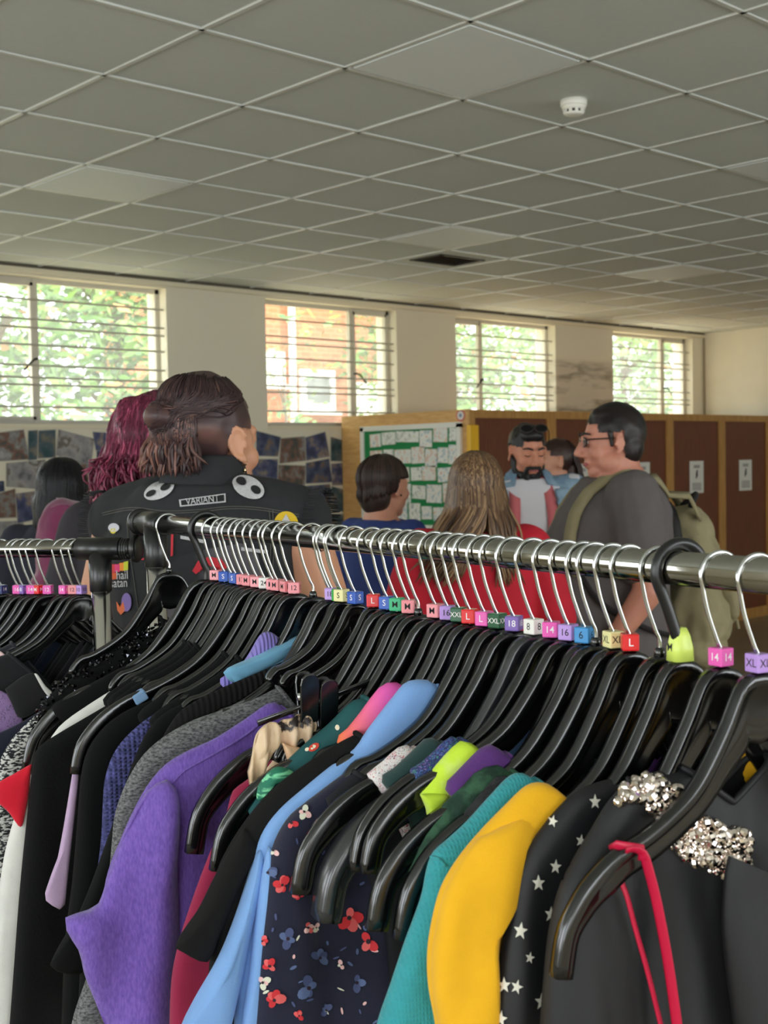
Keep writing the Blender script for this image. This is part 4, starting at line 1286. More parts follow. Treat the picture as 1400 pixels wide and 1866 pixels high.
for s in (-1, 1):
    pl = catmull([(s * 0.062, 0.0, 1.5), (s * 0.075, 0.075, 1.43), (s * 0.085, 0.135, 1.32), (s * 0.09, 0.15, 1.15), (s * 0.09, 0.15, 0.9)], 16)
    mb = MB()
    vs = []
    for p in pl:
        vs += [p * sc + V((-s * 0.026, 0.006, 0)) * sc, p * sc + V((s * 0.022, 0.002, 0)) * sc]
    mb.add(vs, [(2 * i, 2 * i + 1, 2 * i + 3, 2 * i + 2) for i in range(16)])
    f_ = mb.build('pink_placket', M_pink, den, True); md = f_.modifiers.new('t', 'SOLIDIFY'); md.thickness = 0.004
    # turned collar wing
    cw = MB(); cw.add([V(q) * sc for q in ((s * 0.06, -0.02, 1.52), (s * 0.1, 0.0, 1.49), (s * 0.125, 0.07, 1.43), (s * 0.075, 0.09, 1.44), (s * 0.058, 0.05, 1.49))], [(0, 1, 2, 3, 4)])
    f_ = cw.build('collar_wing', M_den, den); md = f_.modifiers.new('t', 'SOLIDIFY'); md.thickness = 0.006
    pk = MB(); pk.box(V((s * 0.15 - 0.04, 0.118, 1.18)) * sc, V((s * 0.15 + 0.04, 0.135, 1.285)) * sc)
    bevel(pk.build('chest_pocket', M_den, den), 0.006)
    MB().ell(V((s * 0.15, 0.137, 1.265)) * sc, (0.005, 0.003, 0.005)).build('button', mat('denim_button', (96, 100, 110), 0.4), den, True)
M_h6 = hair_mat('black_short_hair', (14, 13, 15), (34, 30, 30))
CAP = cap_hair(P, M_h6, r=(0.081, 0.1, 0.093), front=0.06, low=-0.03, bumps=(((0, 0.03, 0.085), (0.055, 0.05, 0.04)), ((0, 0.058, 0.085), (0.05, 0.026, 0.028))), amp=0.005)
def head_part(P, name, els, m, voxel=0.0035, disp=None, cut=None):
    T, R3, sc = P['T'], P['R'], P['sc']
    mb = MB()
    for e_ in els:
        if len(e_) == 2:
            mb.ell(T(e_[0]), [x * sc for x in e_[1]], R3)
        else:
            mb.cap(T(e_[0]), T(e_[1]), e_[2] * sc, e_[3] * sc, 10)
    me = remesh(name, mb, voxel, 2, disp)
    if cut:
        bm = bmesh.new(); bm.from_mesh(me); Ti = R3.inverted(); c0 = T((0, 0, 0))
        bmesh.ops.delete(bm, geom=[v for v in bm.verts if cut(Ti @ (v.co - c0) / sc)], context='VERTS')
        bm.to_mesh(me); bm.free(); me.shade_smooth()
    a = me.attributes.new('strand', 'FLOAT', 'POINT')
    a.data.foreach_set('value', [0.5] * len(me.vertices))
    return link(name, me, m, P['root'])
bd = []
for s in (-1, 1):
    bd += [((s * 0.066, 0.004, -0.03), (s * 0.058, 0.02, -0.075), 0.016, 0.02), ((s * 0.058, 0.02, -0.075), (s * 0.02, 0.06, -0.108), 0.02, 0.022), ((s * 0.03, 0.083, -0.055), (s * 0.032, 0.072, -0.085), 0.009, 0.014), ((0, 0.096, -0.05), (s * 0.03, 0.084, -0.054), 0.0085, 0.0085)]
bd += [((-0.02, 0.062, -0.105), (0.02, 0.062, -0.105), 0.023, 0.023), ((-0.008, 0.084, -0.088), (0.008, 0.084, -0.088), 0.008, 0.008)]
head_part(P, 'beard', bd, M_h6, 0.004, lambda co, no: co + no * 0.003 * noise.noise(co * 60))
for s in (-1, 1):
    head_part(P, 'eyebrow', [((s * 0.014, 0.097, 0.031), (s * 0.034, 0.09, 0.037), 0.0045, 0.005), ((s * 0.034, 0.09, 0.037), (s * 0.052, 0.074, 0.031), 0.005, 0.003)], M_h6, 0.002)
    head_part(P, 'eye_lashes', [((s * 0.02, 0.087, 0.003), (s * 0.032, 0.088, 0.0), 0.002, 0.0025), ((s * 0.032, 0.088, 0.0), (s * 0.044, 0.081, 0.003), 0.0025, 0.002)], M_h6, 0.0015)
head_part(P, 'lips', [((-0.018, 0.089, -0.066), (0.018, 0.089, -0.066), 0.0055, 0.0055)], mat('lip_brown', (160, 88, 84), 0.5), 0.002)
# sunglasses pushed up on the hair
g = T((0, 0.055, 0.118))
sg = tag(empty('sunglasses', g, 0), 'dark sunglasses pushed up on the bearded man\'s hair', 'sunglasses')
sg.matrix_world = P['root'].matrix_world if False else sg.matrix_world
M_blk = mat('glossy_black_plastic', (16, 16, 18), 0.15)
rootM = Matrix.Translation(P['root'].location) @ Matrix.Rotation(P['root'].rotation_euler.z, 4, 'Z')
sg.location = rootM @ g
sg.rotation_euler = (math.radians(35), 0, P['root'].rotation_euler.z)
for s in (-1, 1):
    lens = MB(); lens.ell((s * 0.033, 0.0, 0.0), (0.028, 0.004, 0.022), None, 20, 10)
    lens.build('lens', M_blk, sg, True)
    MB().tube([V((s * 0.033 + 0.029 * math.cos(a), 0.002, 0.023 * math.sin(a))) for a in [2 * math.pi * k / 24 for k in range(25)]], 0.0022, 6).build('rim', mat('horn_rim', (60, 50, 46), 0.3), sg, True)
    MB().tube(catmull([(s * 0.06, 0, 0.006), (s * 0.074, -0.03, 0.0), (s * 0.082, -0.1, -0.02)], 8), 0.0022, 6).build('temple', M_blk, sg, True)
MB().tube([(-0.008, 0.002, 0.004), (0, 0.003, 0.007), (0.008, 0.002, 0.004)], 0.002, 6).build('bridge', M_blk, sg, True)

# ---- 7 person mostly hidden behind the bearded man
P = person('person', 'dark-haired person in dark purple top half hidden behind the bearded man', 1010, 843, 6.6, 262, sk=(198, 140, 112), female=True, w=0.92, voxel=0.01)
tee(P, mat('dark_purple_top', (44, 32, 52), 0.9), 0.9, seed=12, long=True)
T = P['T']
M_h7 = hair_mat('dark_chestnut_hair', (26, 18, 18), (70, 46, 38))
CAP = cap_hair(P, M_h7, r=(0.083, 0.102, 0.095), bumps=(((0, -0.09, -0.05), (0.05, 0.04, 0.08)), ((0, -0.1, -0.15), (0.055, 0.035, 0.1))), front=0.04, low=-0.24, amp=0.003)
paths = []
for k in range(160):
    az = rnd.uniform(130, 230)
    p = scalp_path(T, az, rnd.uniform(30, 60), 92, (0.088, 0.107, 0.1), 4)
    b = p[-1]
    paths.append(catmull(p + [b + V((0, -0.03, -0.08)), b + V((rnd.gauss(0, 0.02), -0.02 + rnd.gauss(0, 0.02), -rnd.uniform(0.2, 0.3)))], 10))
strands(paths, 0.005, M_h7, 'hair_strands', P['root'], cap=CAP)

# ---- 8 man in grey T-shirt with glasses and khaki backpack
P = person('person', 'man with glasses in grey T-shirt seen in profile facing left', 1112, 806, 4.25, 268, sk=(206, 140, 118), yaw=math.radians(0), pitch=math.radians(-4), w=1.16, dp=1.35, belly=0.16, fat=1.22, voxel=0.006,
           pose=dict(el=((-0.27, -0.04, 1.12), (0.29, -0.02, 1.13)), wr=((-0.26, 0.1, 0.92), (0.27, 0.16, 0.98))), legs=(58, 58, 64))
T, R3, sc = P['T'], P['R'], P['sc']
grey = tee(P, mat('grey_jersey', (98, 92, 92), 0.9, var=0.06), 0.66, seed=14, grow=0.03, slr=1.55, amp=0.012, neck=1.47)
M_h8 = hair_mat('black_brown_hair', (16, 13, 14), (46, 36, 34))
CAP = cap_hair(P, M_h8, r=(0.084, 0.102, 0.096), front=0.05, low=-0.06, bumps=(((0, -0.05, -0.02), (0.078, 0.06, 0.07)), ((0, 0.012, 0.086), (0.062, 0.05, 0.036))), amp=0.004)
for s in (-1, 1):
    head_part(P, 'eyebrow', [((s * 0.014, 0.097, 0.031), (s * 0.034, 0.09, 0.037), 0.004, 0.0045), ((s * 0.034, 0.09, 0.037), (s * 0.052, 0.074, 0.031), 0.0045, 0.003)], M_h8, 0.002)
    head_part(P, 'eye', [((s * 0.031, 0.078, 0.006), (0.011, 0.009, 0.006))], mat('eye_white', (200, 196, 190), 0.3), 0.002)
    head_part(P, 'sideburn', [((s * 0.072, 0.012, 0.03), (s * 0.074, 0.01, -0.01), 0.01, 0.006)], M_h8, 0.003)
head_part(P, 'lips', [((-0.02, 0.087, -0.065), (0.02, 0.087, -0.065), 0.006, 0.006)], mat('lip_rose', (176, 92, 92), 0.5), 0.002)
rootM = Matrix.Translation(P['root'].location) @ Matrix.Rotation(P['root'].rotation_euler.z, 4, 'Z')
gl = tag(empty('eyeglasses', rootM @ T((0, 0.1, 0.008)), P['root'].rotation_euler.z), 'thin-rimmed glasses worn by the man in grey', 'glasses')
M_gl = mat('thin_dark_frame', (46, 40, 40), 0.3, metal=0.6)
for s in (-1, 1):
    MB().tube([V((s * 0.034 + 0.026 * math.cos(a), -0.006 - 0.006 * abs(math.cos(a)), 0.017 * math.sin(a))) for a in [2 * math.pi * k / 20 for k in range(21)]], 0.0016, 6).build('rim', M_gl, gl, True)
    mm = mat('spectacle_lens', (230, 236, 240), 0.05); PB(mm).inputs['Transmission Weight'].default_value = 0.9
    MB().ell((s * 0.034, -0.008, 0), (0.025, 0.001, 0.016)).build('lens', mm, gl, True)
    MB().tube(catmull([(s * 0.06, -0.012, 0.008), (s * 0.082, -0.03, 0.01), (s * 0.088, -0.1, 0.012)], 8), 0.0024, 6).build('temple', M_gl, gl, True)
MB().tube([(-0.009, -0.002, 0.004), (0, 0.0, 0.007), (0.009, -0.002, 0.004)], 0.0016, 6).build('bridge', M_gl, gl)
# khaki backpack on his back: local frame of the man (y forward)
M_kh = mat('khaki_canvas', (150, 140, 108), 0.9, var=0.12, vscale=16, bump=0.15, bscale=400)
M_khd = mat('dark_webbing', (36, 34, 34), 0.8)
bp = tag(empty('khaki_backpack', P['root'].location, P['root'].rotation_euler.z), 'slouchy khaki canvas backpack on the man in grey', 'backpack')
mb = MB()
mb.ell(V((0.03, -0.265, 1.18)) * sc, (0.155, 0.10, 0.165), Matrix.Rotation(-0.35, 3, 'X'))
mb.ell(V((0.03, -0.275, 1.02)) * sc, (0.16, 0.12, 0.16))
mb.ell(V((0.03, -0.25, 1.29)) * sc, (0.13, 0.08, 0.09), Matrix.Rotation(-0.5, 3, 'X'))
mb.ell(V((0.03, -0.27, 0.90)) * sc, (0.14, 0.1, 0.07))
link('bag_body', remesh('bag_body', mb, 0.008, 4, folds(0.02, 10, 9)), M_kh, bp)
mb = MB(); mb.ell(V((0.03, -0.36, 1.1)) * sc, (0.12, 0.045, 0.14), Matrix.Rotation(-0.25, 3, 'X'))
pk = link('front_pocket', remesh('front_pocket', mb, 0.008, 3, folds(0.01, 12, 2)), M_kh, bp)
MB().tube(catmull([V((0.13, -0.385, 1.17)) * sc, V((0.15, -0.36, 1.1)) * sc, V((0.145, -0.37, 1.02)) * sc], 8), 0.006, 6).build('zip', M_khd, pk)
MB().ell(V((0.02, -0.17, 1.25)) * sc, (0.14, 0.05, 0.15)).build('back_pad', M_khd, bp, True)
gb = BVHTree.FromPolygons([v.co.copy() for v in grey.data.vertices], [q.vertices[:] for q in grey.data.polygons])
for s in (-1, 1):
    p = catmull([V((s * 0.08, -0.26, 1.33)) * sc, V((s * 0.1, -0.2, 1.43)) * sc, V((s * 0.115, -0.08, 1.5)) * sc, V((s * 0.135, 0.04, 1.49)) * sc, V((s * 0.16, 0.15, 1.40)) * sc, V((s * 0.18, 0.2, 1.28)) * sc, V((s * 0.21, 0.16, 1.17)) * sc], 26)
    q_ = []
    for i, c in enumerate(p):
        loc, no, ix, ds = gb.find_nearest(c)
        if loc is not None and 3 < i:
            c = loc + no * 0.007
        q_.append(c)
    vs = []
    for i, c in enumerate(q_):
        t = (q_[min(i + 1, len(q_) - 1)] - q_[max(i - 1, 0)]).normalized()
        loc, no, ix, ds = gb.find_nearest(c)
        sd = t.cross(no).normalized() * 0.024
        vs += [c - sd, c + sd]
    st = MB(); st.add(vs, [(2 * i, 2 * i + 1, 2 * i + 3, 2 * i + 2) for i in range(len(q_) - 1)])
    o = st.build('strap', M_kh, bp, True)
    md = o.modifiers.new('t', 'SOLIDIFY'); md.thickness = 0.01; md.offset = 0
    p = catmull([V((s * 0.21, 0.16, 1.17)) * sc, V((s * 0.235, 0.1, 1.08)) * sc, V((s * 0.24, -0.04, 1.0)) * sc, V((s * 0.15, -0.2, 0.95)) * sc], 14)
    MB().tube(p, 0.012, 8, flat=0.4).build('webbing_strap', M_khd, bp, True)
MB().tube(catmull([V((-0.04, -0.24, 1.37)) * sc, V((0.0, -0.27, 1.41)) * sc, V((0.06, -0.24, 1.37)) * sc], 8), 0.01, 8).build('grab_loop', M_khd, bp, True)
MB().tube(catmull([V((0.17, -0.42, 1.0)) * sc, V((0.19, -0.46, 0.97)) * sc, V((0.19, -0.47, 0.93)) * sc], 6), 0.006, 6).build('pull_cord', M_kh, bp, True)
# ================================================================ garment racks
KS = 0.875
RAILP = CAM + (V((1.19966, 1.79032, 1.495)) - CAM) * KS          # reference point on the near rail
RT_, RN_ = V((-0.18630, -0.98249, 0)), V((-0.98249, 0.18630, 0))  # along the rail towards the viewer, and towards the near shoulders
RAD = 0.014
TH = -0.17
M_chrome = mat('chrome_tube', (156, 154, 146), 0.09, metal=1.0)
M_wire = mat('bright_steel_wire', (214, 216, 216), 0.16, metal=1.0)
M_blk2 = mat('satin_black_plastic', (14, 14, 15), 0.32, spec=0.6)
M_hang = mat('black_hanger_plastic', (9, 9, 10), 0.2, spec=0.9)
M_hang_g = mat('charcoal_hanger_plastic', (36, 38, 41), 0.25, spec=0.9)
class Frame:
    """vertical plane of one hanger: origin on the rail, x towards the near shoulder, z up, y towards the near rail end"""
    def __init__(s, o, ax):
        s.o = V(o); s.x = V(ax).normalized(); s.z = V((0, 0, 1)); s.y = s.z.cross(s.x)
        s.rz = math.atan2(s.x.y, s.x.x)
    def px(s, u, v):
        q = hit(u, v, s.o, s.y) - s.o
        return V((q.dot(s.x), 0, q.z))
    def w(s, p):
        return s.o + s.x * p[0] + s.y * p[1] + s.z * p[2]
def rail_s(u, v):
    return (hit(u, v, RAILP, RN_) - RAILP).dot(RT_) / KS
def fr(s, th=TH):
    return Frame(RAILP + RT_ * (s * KS), RN_ * math.cos(th) + RT_ * math.sin(th))
# ---- rack builder
def rack(name, label, p_far, p_near, z, posts, floor=0.0):
    d = (p_near - p_far).normalized()
    e = tag(empty(name, (p_far.x, p_far.y, 0)), label, 'clothes rack')
    o = V((p_far.x, p_far.y, 0))
    def A(p):
        return V(p) - o
    MB().tube([A(V((p_far.x, p_far.y, z))), A(V((p_near.x, p_near.y, z)))], RAD, 32).build('rail', M_chrome, e, True)
    for q, p in enumerate(posts):
        p = V((p.x, p.y, 0))
        MB().tube([A(p + V((0, 0, 0.12))), A(p + V((0, 0, z - 0.07)))], 0.0155, 28).build('post', mat('bright_chrome_post', (226, 224, 220), 0.14, metal=1.0), e, True)
        c = A(p + V((0, 0, z)))
        MB().tube([c - d * 0.038, c - d * 0.0375, c + d * 0.0375, c + d * 0.038], [0.017, 0.0185, 0.0185, 0.017], 28).build('connector', M_blk2, e, True)
        MB().tube([c - V((0, 0, 0.002)), c - V((0, 0, 0.068)), c - V((0, 0, 0.070))], [0.019, 0.0178, 0.0165], 28).build('post_sleeve', M_blk2, e, True)
        s = -1 if q == 0 else 1
        for k in range(3):
            a = c + d * s * (0.040 + 0.004 * k)
            MB().tube([a, a + d * s * 0.0028], 0.0176, 24).build('grip_ring', M_blk2, e)
        MB().tube([c + d * s * 0.036, c + d * s * 0.058], 0.0165, 24).build('collar', M_blk2, e, True)
        a = c + d * s * 0.058
        MB().tube([a, a + d * s * 0.002, a + d * s * 0.008, a + d * s * 0.011, a + d * s * 0.012], [0.02, 0.0225, 0.0225, 0.019, 0.006], 32).build('end_cap', M_blk2, e, True)
        sd = d.cross(V((0, 0, 1))).normalized()
        MB().tube([A(p) + sd * 0.24 + V((0, 0, 0.12)), A(p) - sd * 0.24 + V((0, 0, 0.12))], 0.0145, 16).build('foot_bar', M_chrome, e, True)
        for k in (-1, 1):
            b = A(p) + sd * 0.23 * k
            MB().tube([b + V((0, 0, 0.115)), b + V((0, 0, 0.055))], 0.009, 10).build('castor_stem', M_blk2, e)
            MB().tube([b + d * -0.012 + V((0, 0, 0.031)), b + d * 0.012 + V((0, 0, 0.031))], 0.03, 20).build('castor_wheel', M_blk2, e)
    a, b = A(posts[0]), A(posts[1])
    MB().tube([V((a.x, a.y, 0.17)), V((b.x, b.y, 0.17))], 0.0125, 16).build('base_rail', M_chrome, e, True)
    return e
ZR = RAILP.z
s_post = rail_s(284, 1000)
pf = RAILP + RT_ * (s_post * KS); pn = RAILP + RT_ * (1.52 * KS)
rack('clothes_rack', 'chrome clothes rail on black sleeves crowded with black hangers in foreground', pf, pn, ZR, (pf, pn))
LD = (FH * math.cos(math.radians(78)) - RH * math.sin(math.radians(78))).normalized()
L0 = atd(182, 1000, 2.02)
LZ = L0.z
lf = L0 + LD * 1.25
rack('clothes_rack', 'second chrome clothes rail at the left edge behind the main one', V((lf.x, lf.y, 0)), V((L0.x, L0.y, 0)), LZ, (V((lf.x, lf.y, 0)), V((L0.x, L0.y, 0))))
# ---- hanger meshes (unit: profile metres before scaling; base of neck at z = 0)
PROF = [(0, 0.0), (0.012, -0.001), (0.022, -0.008), (0.03, -0.021), (0.042, -0.043), (0.069, -0.082), (0.093, -0.102), (0.126, -0.120), (0.155, -0.131), (0.181, -0.149), (0.198, -0.168), (0.21, -0.189), (0.217, -0.222)]
PROF_C = [p for p in PROF if p[0] < 0.13] + [(0.145, -0.125), (0.158, -0.136), (0.166, -0.15)]
PROF_D = [(0, 0), (0.012, -0.002), (0.022, -0.010), (0.03, -0.024), (0.042, -0.048), (0.069, -0.094), (0.093, -0.117), (0.126, -0.136), (0.15, -0.152), (0.165, -0.172)]
def hanger_mesh(name, rim=0.0075, tipw=1.0, n=34, depth=0.026, prof=None):
    half = catmull([V((x, 0, z)) for x, z in (prof or PROF)], n)
    pts = [V((-p.x, 0, p.z)) for p in reversed(half[1:])] + half
    m = len(pts)
    mb = MB()
    for i, p in enumerate(pts):
        t = (pts[min(i + 1, m - 1)] - pts[max(0, i - 1)]).normalized()
        nn = V((t.z, 0, -t.x))                    # points down/inwards
        if nn.z > 0 and abs(p.x) < 0.01:
            nn = -nn
        ax = abs(p.x)
        mix = min(1, max(0, (ax - 0.01) / 0.05))
        nn = (nn * mix + V((0, 0, -1)) * (1 - mix)).normalized()
        d = depth + 0.034 * math.exp(-(ax / 0.035) ** 2) - 0.008 * min(1, max(0, (ax - 0.17) / 0.04))
        tw = 1 + (tipw - 1) * min(1, max(0, (ax - 0.11) / 0.06))
        r = rim * tw
        sd_ = min(1, max(0, (ax - 0.135) / 0.045))
        wb = 0.0026 + (r * 0.96 - 0.0026) * sd_
        sec = [(-r, 0.0035), (-r * 0.8, 0.0008), (0, 0), (r * 0.8, 0.0008), (r, 0.0035), (r * 0.97, 0.010), (wb, 0.0125), (wb, d - 0.012), (wb, d - 0.005), (wb * 0.75, d), (-wb * 0.75, d), (-wb, d - 0.005), (-wb, d - 0.012), (-wb, 0.0125), (-r * 0.97, 0.010)]
        for y, q in sec:
            mb.v.append(p + nn * q + V((0, y, 0)))
    k = 15
    for i in range(m - 1):
        for j in range(k):
            j2 = (j + 1) % k
            mb.f.append((i * k + j, (i + 1) * k + j, (i + 1) * k + j2, i * k + j2))
    mb.f.append(tuple(range(k))); mb.f.append(tuple((m - 1) * k + j for j in reversed(range(k))))
    me = mb.me(name, True)
    return me
H_ME = {'n': hanger_mesh('hanger_body'), 'c': hanger_mesh('hanger_body', prof=PROF_C), 'd': hanger_mesh('hanger_body', prof=PROF_D), 'w': hanger_mesh('hanger_body', 0.0085, 2.0, depth=0.03)}
H_ME['n'].materials.append(M_hang); H_ME['c'].materials.append(M_hang); H_ME['d'].materials.append(M_hang); H_ME['w'].materials.append(M_hang_g)
def hook_pts(rc=0.0185, wr=0.0019):
    zc = RAD + wr - rc
    p = [V((0, 0, -0.078)), V((0, 0, -0.062)), V((0.004, 0, -0.053)), V((0.0125, 0, -0.030))]
    for a in range(-22, 212, 13):
        p.append(V((rc * math.cos(math.radians(a)), 0, zc + rc * math.sin(math.radians(a)))))
    return p
hk = MB(); hk.tube(catmull(hook_pts(), 46), 0.0018, 8)
HOOK = hk.me('hook', True); HOOK.materials.append(M_wire)
hk = MB(); hp = catmull(hook_pts(0.0225, 0.0062), 46); hk.tube(hp, [0.0062] * 47, 12, flat=0.8)
HOOKB = hk.me('hook', True); HOOKB.materials.append(M_blk2)
cubem = MB(); h_ = 0.0072
cubem.box((-h_, -h_, -h_), (h_, h_, h_))
bm = bmesh.new(); _m = cubem.me('tmpc'); bm.from_mesh(_m)
bmesh.ops.bevel(bm, geom=list(bm.edges), offset=0.0012, segments=2, affect='EDGES', profile=0.5)
CUBE0 = bpy.data.meshes.new('size_cube'); bm.to_mesh(CUBE0); bm.free()
CUBEC = {}
SZC = {'pink': (240, 148, 156), 'blue': (28, 84, 186), 'white': (238, 236, 230), 'lilac': (186, 146, 222), 'cream': (240, 232, 168), 'red': (226, 28, 32), 'green': (46, 178, 122),
       'dgreen': (14, 84, 50), 'magenta': (238, 92, 184), 'purple': (124, 92, 176), 'sky': (48, 140, 204), 'navy': (22, 46, 104), 'lime': (216, 236, 110), 'grass': (36, 160, 60)}
TXT = {}
M_tk = mat('black_print', (30, 30, 30), 0.8); M_tw = mat('white_print', (244, 240, 240), 0.7)
def lettering(s, side, white):
    k = (s, side, white)
    if k not in TXT:
        me = text_mesh(s, 0.0072 if len(s) > 2 else (0.0088 if len(s) == 2 else 0.0095))
        for v in me.vertices:
            x, y = v.co.x, v.co.y
            v.co = V((h_ + 0.0001, x, y)) if side == 0 else V((-x, h_ + 0.0001, y))
        me.materials.clear(); me.materials.append(M_tw if white else M_tk)
        TXT[k] = me
    return TXT[k]
def size_cube(parent, col, txt, yaw, world_rz, loc):
    if col not in CUBEC:
        me = CUBE0.copy(); me.materials.append(mat('cube_' + col, SZC[col], 0.3, spec=0.5, coat=0.2)); CUBEC[col] = me
    c = link('size_cube', CUBEC[col], None, parent)
    c.location = loc
    # face normal: towards the camera turned by yaw
    w = parent.location
    to = (CAM - w); a = math.atan2(to.y, to.x) + math.radians(yaw)
    c.rotation_euler = (0, 0, a - world_rz)
    for side in (0, 1):
        link('lettering', lettering(txt, side, col in ('blue', 'red', 'dgreen', 'magenta', 'purple', 'navy') or (col == 'navy')), None, c)
    c['label'] = '%s size cube printed %s' % (col.replace('dgreen', 'dark green').replace('sky', 'sky blue'), txt)
    return c
def hanger(f, sx, sz, hook='wire', cube=None, kind='n', label='', group=None, dz=0.0):
    r = tag(empty('coat_hanger', f.o, f.rz), label, 'hanger', group)
    base = -0.085 * KS - dz
    b = link('hanger_body', H_ME[kind], None, r)
    b.location = (0, 0, base)
    b.scale = (KS * sx, KS * 1.0, KS * sz)
    hko = link('hook', HOOKB if hook == 'black' else HOOK, None, r)
    hko.scale = (1, 1, 1)
    if hook == 'wire' and not cube:
        col = MB().tube([(0, 0, base - 0.002), (0, 0, base + 0.006), (0, 0, base + 0.007)], [0.0055, 0.0042, 0.003], 12).build('hook_collar', M_hang, r, True)
    if cube and cube[0] == 'lime':
        cp = MB(); cp.rings([(base - 0.001, 0.0098, 0.0088, 0), (base + 0.010, 0.0095, 0.0082, 0), (base + 0.02, 0.0075, 0.006, 0), (base + 0.026, 0.0045, 0.0045, 0)], 20, pw=4)
        c = cp.build('size_cap', mat('cube_lime', SZC['lime'], 0.3, spec=0.5), r, True)
        t = link('lettering', lettering('M', 0, False), None, c); t.location = (0.0022, -0.001, base + 0.01)
    elif cube:
        size_cube(r, cube[0], cube[1], cube[2], f.rz, (0, 0, base + h_ + 0.0005))
    return r
HANG = [  # base pixel, cube (colour, text, yaw), hook kind
 (310, 1089, None), (378, 1064, None, 'black'), (394, 1060, ('pink', 'M', -25)), (410, 1061, ('blue', 'S', -20)), (422, 1074, None), (430, 1059, ('blue', 'S', -50)), (443, 1071, ('pink', '12', -20)),
 (454, 1071, ('pink', 'M', -40)), (469, 1073, ('pink', 'M', -30)), (483, 1073, ('white', '24', -12)), (498, 1077, ('pink', 'M', -25)), (506, 1077, ('pink', 'M', -40)), (523, 1076, ('pink', 'M', -62)), (537, 1080, ('pink', '12', -10)),
 (571, 1097, None), (600, 1091, None), (606, 1104, ('lilac', '18', -25)), (619, 1082, ('grass', 'L', -40)), (623, 1096, ('cream', 'S', -35)), (648, 1100, ('blue', 'S', -45)), (681, 1106, ('red', 'L', -8)), (706, 1104, ('blue', 'S', -30)),
 (724, 1106, ('green', 'M', -20)), (746, 1110, ('pink', 'M', -15)), (763, 1131, None), (794, 1116, ('pink', 'M', -32)), (816, 1123, ('lilac', '16', -12)), (837, 1124, ('dgreen', 'XXL', -25)), (857, 1133, ('red', 'L', -20)), (883, 1128, ('magenta', 'L', -30)),
 (907, 1138, ('dgreen', 'XXL', -35)), (937, 1141, ('purple', '18', -20)), (973, 1141, ('white', '8', -45)), (1005, 1152, ('magenta', '14', -12)), (1036, 1152, ('lilac', '16', -28)), (1066, 1157, ('sky', '6', -28)), (1086, 1170, None), (1118, 1162, ('cream', 'XL', -60)),
 (1148, 1164, ('red', 'L', 8)), (1203, 1228, None), (1240, 1207, ('lime', 'M', 0), 'black'), (1314, 1190, ('magenta', '14', -42)), (1382, 1200, ('lilac', 'XL', -45))]
TIPS = {2: (44, 1400), 22: (343, 1552), 26: (388, 1584), 32: (536, 1626), 33: (580, 1672), 34: (643, 1584), 35: (664, 1588), 37: (675, 1692), 38: (725, 1708), 43: (1014, 1778), 9: (132, 1408)}
COVER = {k: 1.1 for k in (1, 3, 4, 5, 6, 7, 8, 10, 11, 12, 13, 14, 15, 16, 17, 18, 19, 20, 21, 23, 24, 25, 27, 28, 29, 30, 31, 36, 39, 40, 41, 42)}
H_S = []
HSC = {}
for k, h in enumerate(HANG):
    u, v, cube = h[:3]
    hook = h[3] if len(h) > 3 else 'wire'
    s = rail_s(u, v)
    H_S.append(s)
    f = fr(s)
    sx = sz = COVER.get(k + 1, 1.12)
    i = k + 1
    if i in (36, 39, 40, 41, 42):
        sx = sz = 1.0
    if i in (18, 19, 20, 21):
        sx = sz = 0.66
    if i in TIPS:
        q = f.px(*TIPS[i])
        sx = (q.x + 0.004) / (0.217 * KS); sz = (-q.z - 0.085 * KS) / (0.222 * KS)
    HSC[i] = (sx, sz)
    lb = ('black hanger with %s size cube marked %s, %s from the far end' % (cube[0].replace('dgreen', 'dark green').replace('sky', 'sky blue'), cube[1], (ORD + ['%d' % q for q in range(23, 60)])[k])) if cube and cube[0] != 'lime' else \
         ('black coat hanger with %s, %s from the far end' % ('lime cap on a thick black hook' if cube else ('thick black patterned hook' if hook == 'black' else 'bare wire hook and no cube'), (ORD + ['%d' % q for q in range(23, 60)])[k]))
    for q, wd in ((23, 'twenty-third'), (24, 'twenty-fourth'), (25, 'twenty-fifth'), (26, 'twenty-sixth'), (27, 'twenty-seventh'), (28, 'twenty-eighth'), (29, 'twenty-ninth'), (30, 'thirtieth'), (31, 'thirty-first'), (32, 'thirty-second'), (33, 'thirty-third'), (34, 'thirty-fourth'), (35, 'thirty-fifth'), (36, 'thirty-sixth'), (37, 'thirty-seventh'), (38, 'thirty-eighth'), (39, 'thirty-ninth'), (40, 'fortieth'), (41, 'forty-first'), (42, 'forty-second'), (43, 'forty-third')):
        lb = lb.replace(', %d hanger' % q, ', %s hanger' % wd).replace(', %d from' % q, ', %s from' % wd)
    hg = hanger(f, sx, sz, hook, cube, 'w' if i == 33 else ('d' if i in (36, 39, 40, 41, 42) else ('c' if i in COVER else 'n')), lb, 'hangers on the main rail')
    if i == 9:                                     # blue paper size tag on the arm
        q = f.px(252, 1266)
        tg = MB(); tg.box((-0.009, -0.0085, -0.010), (0.009, 0.0085, 0.004))
        o = bevel(tg.build('size_tag', mat('blue_paper_tag', (122, 158, 196), 0.6), hg), 0.002)
        o.location = (q.x, 0, q.z); o.rotation_euler = (0, math.radians(28), 0)
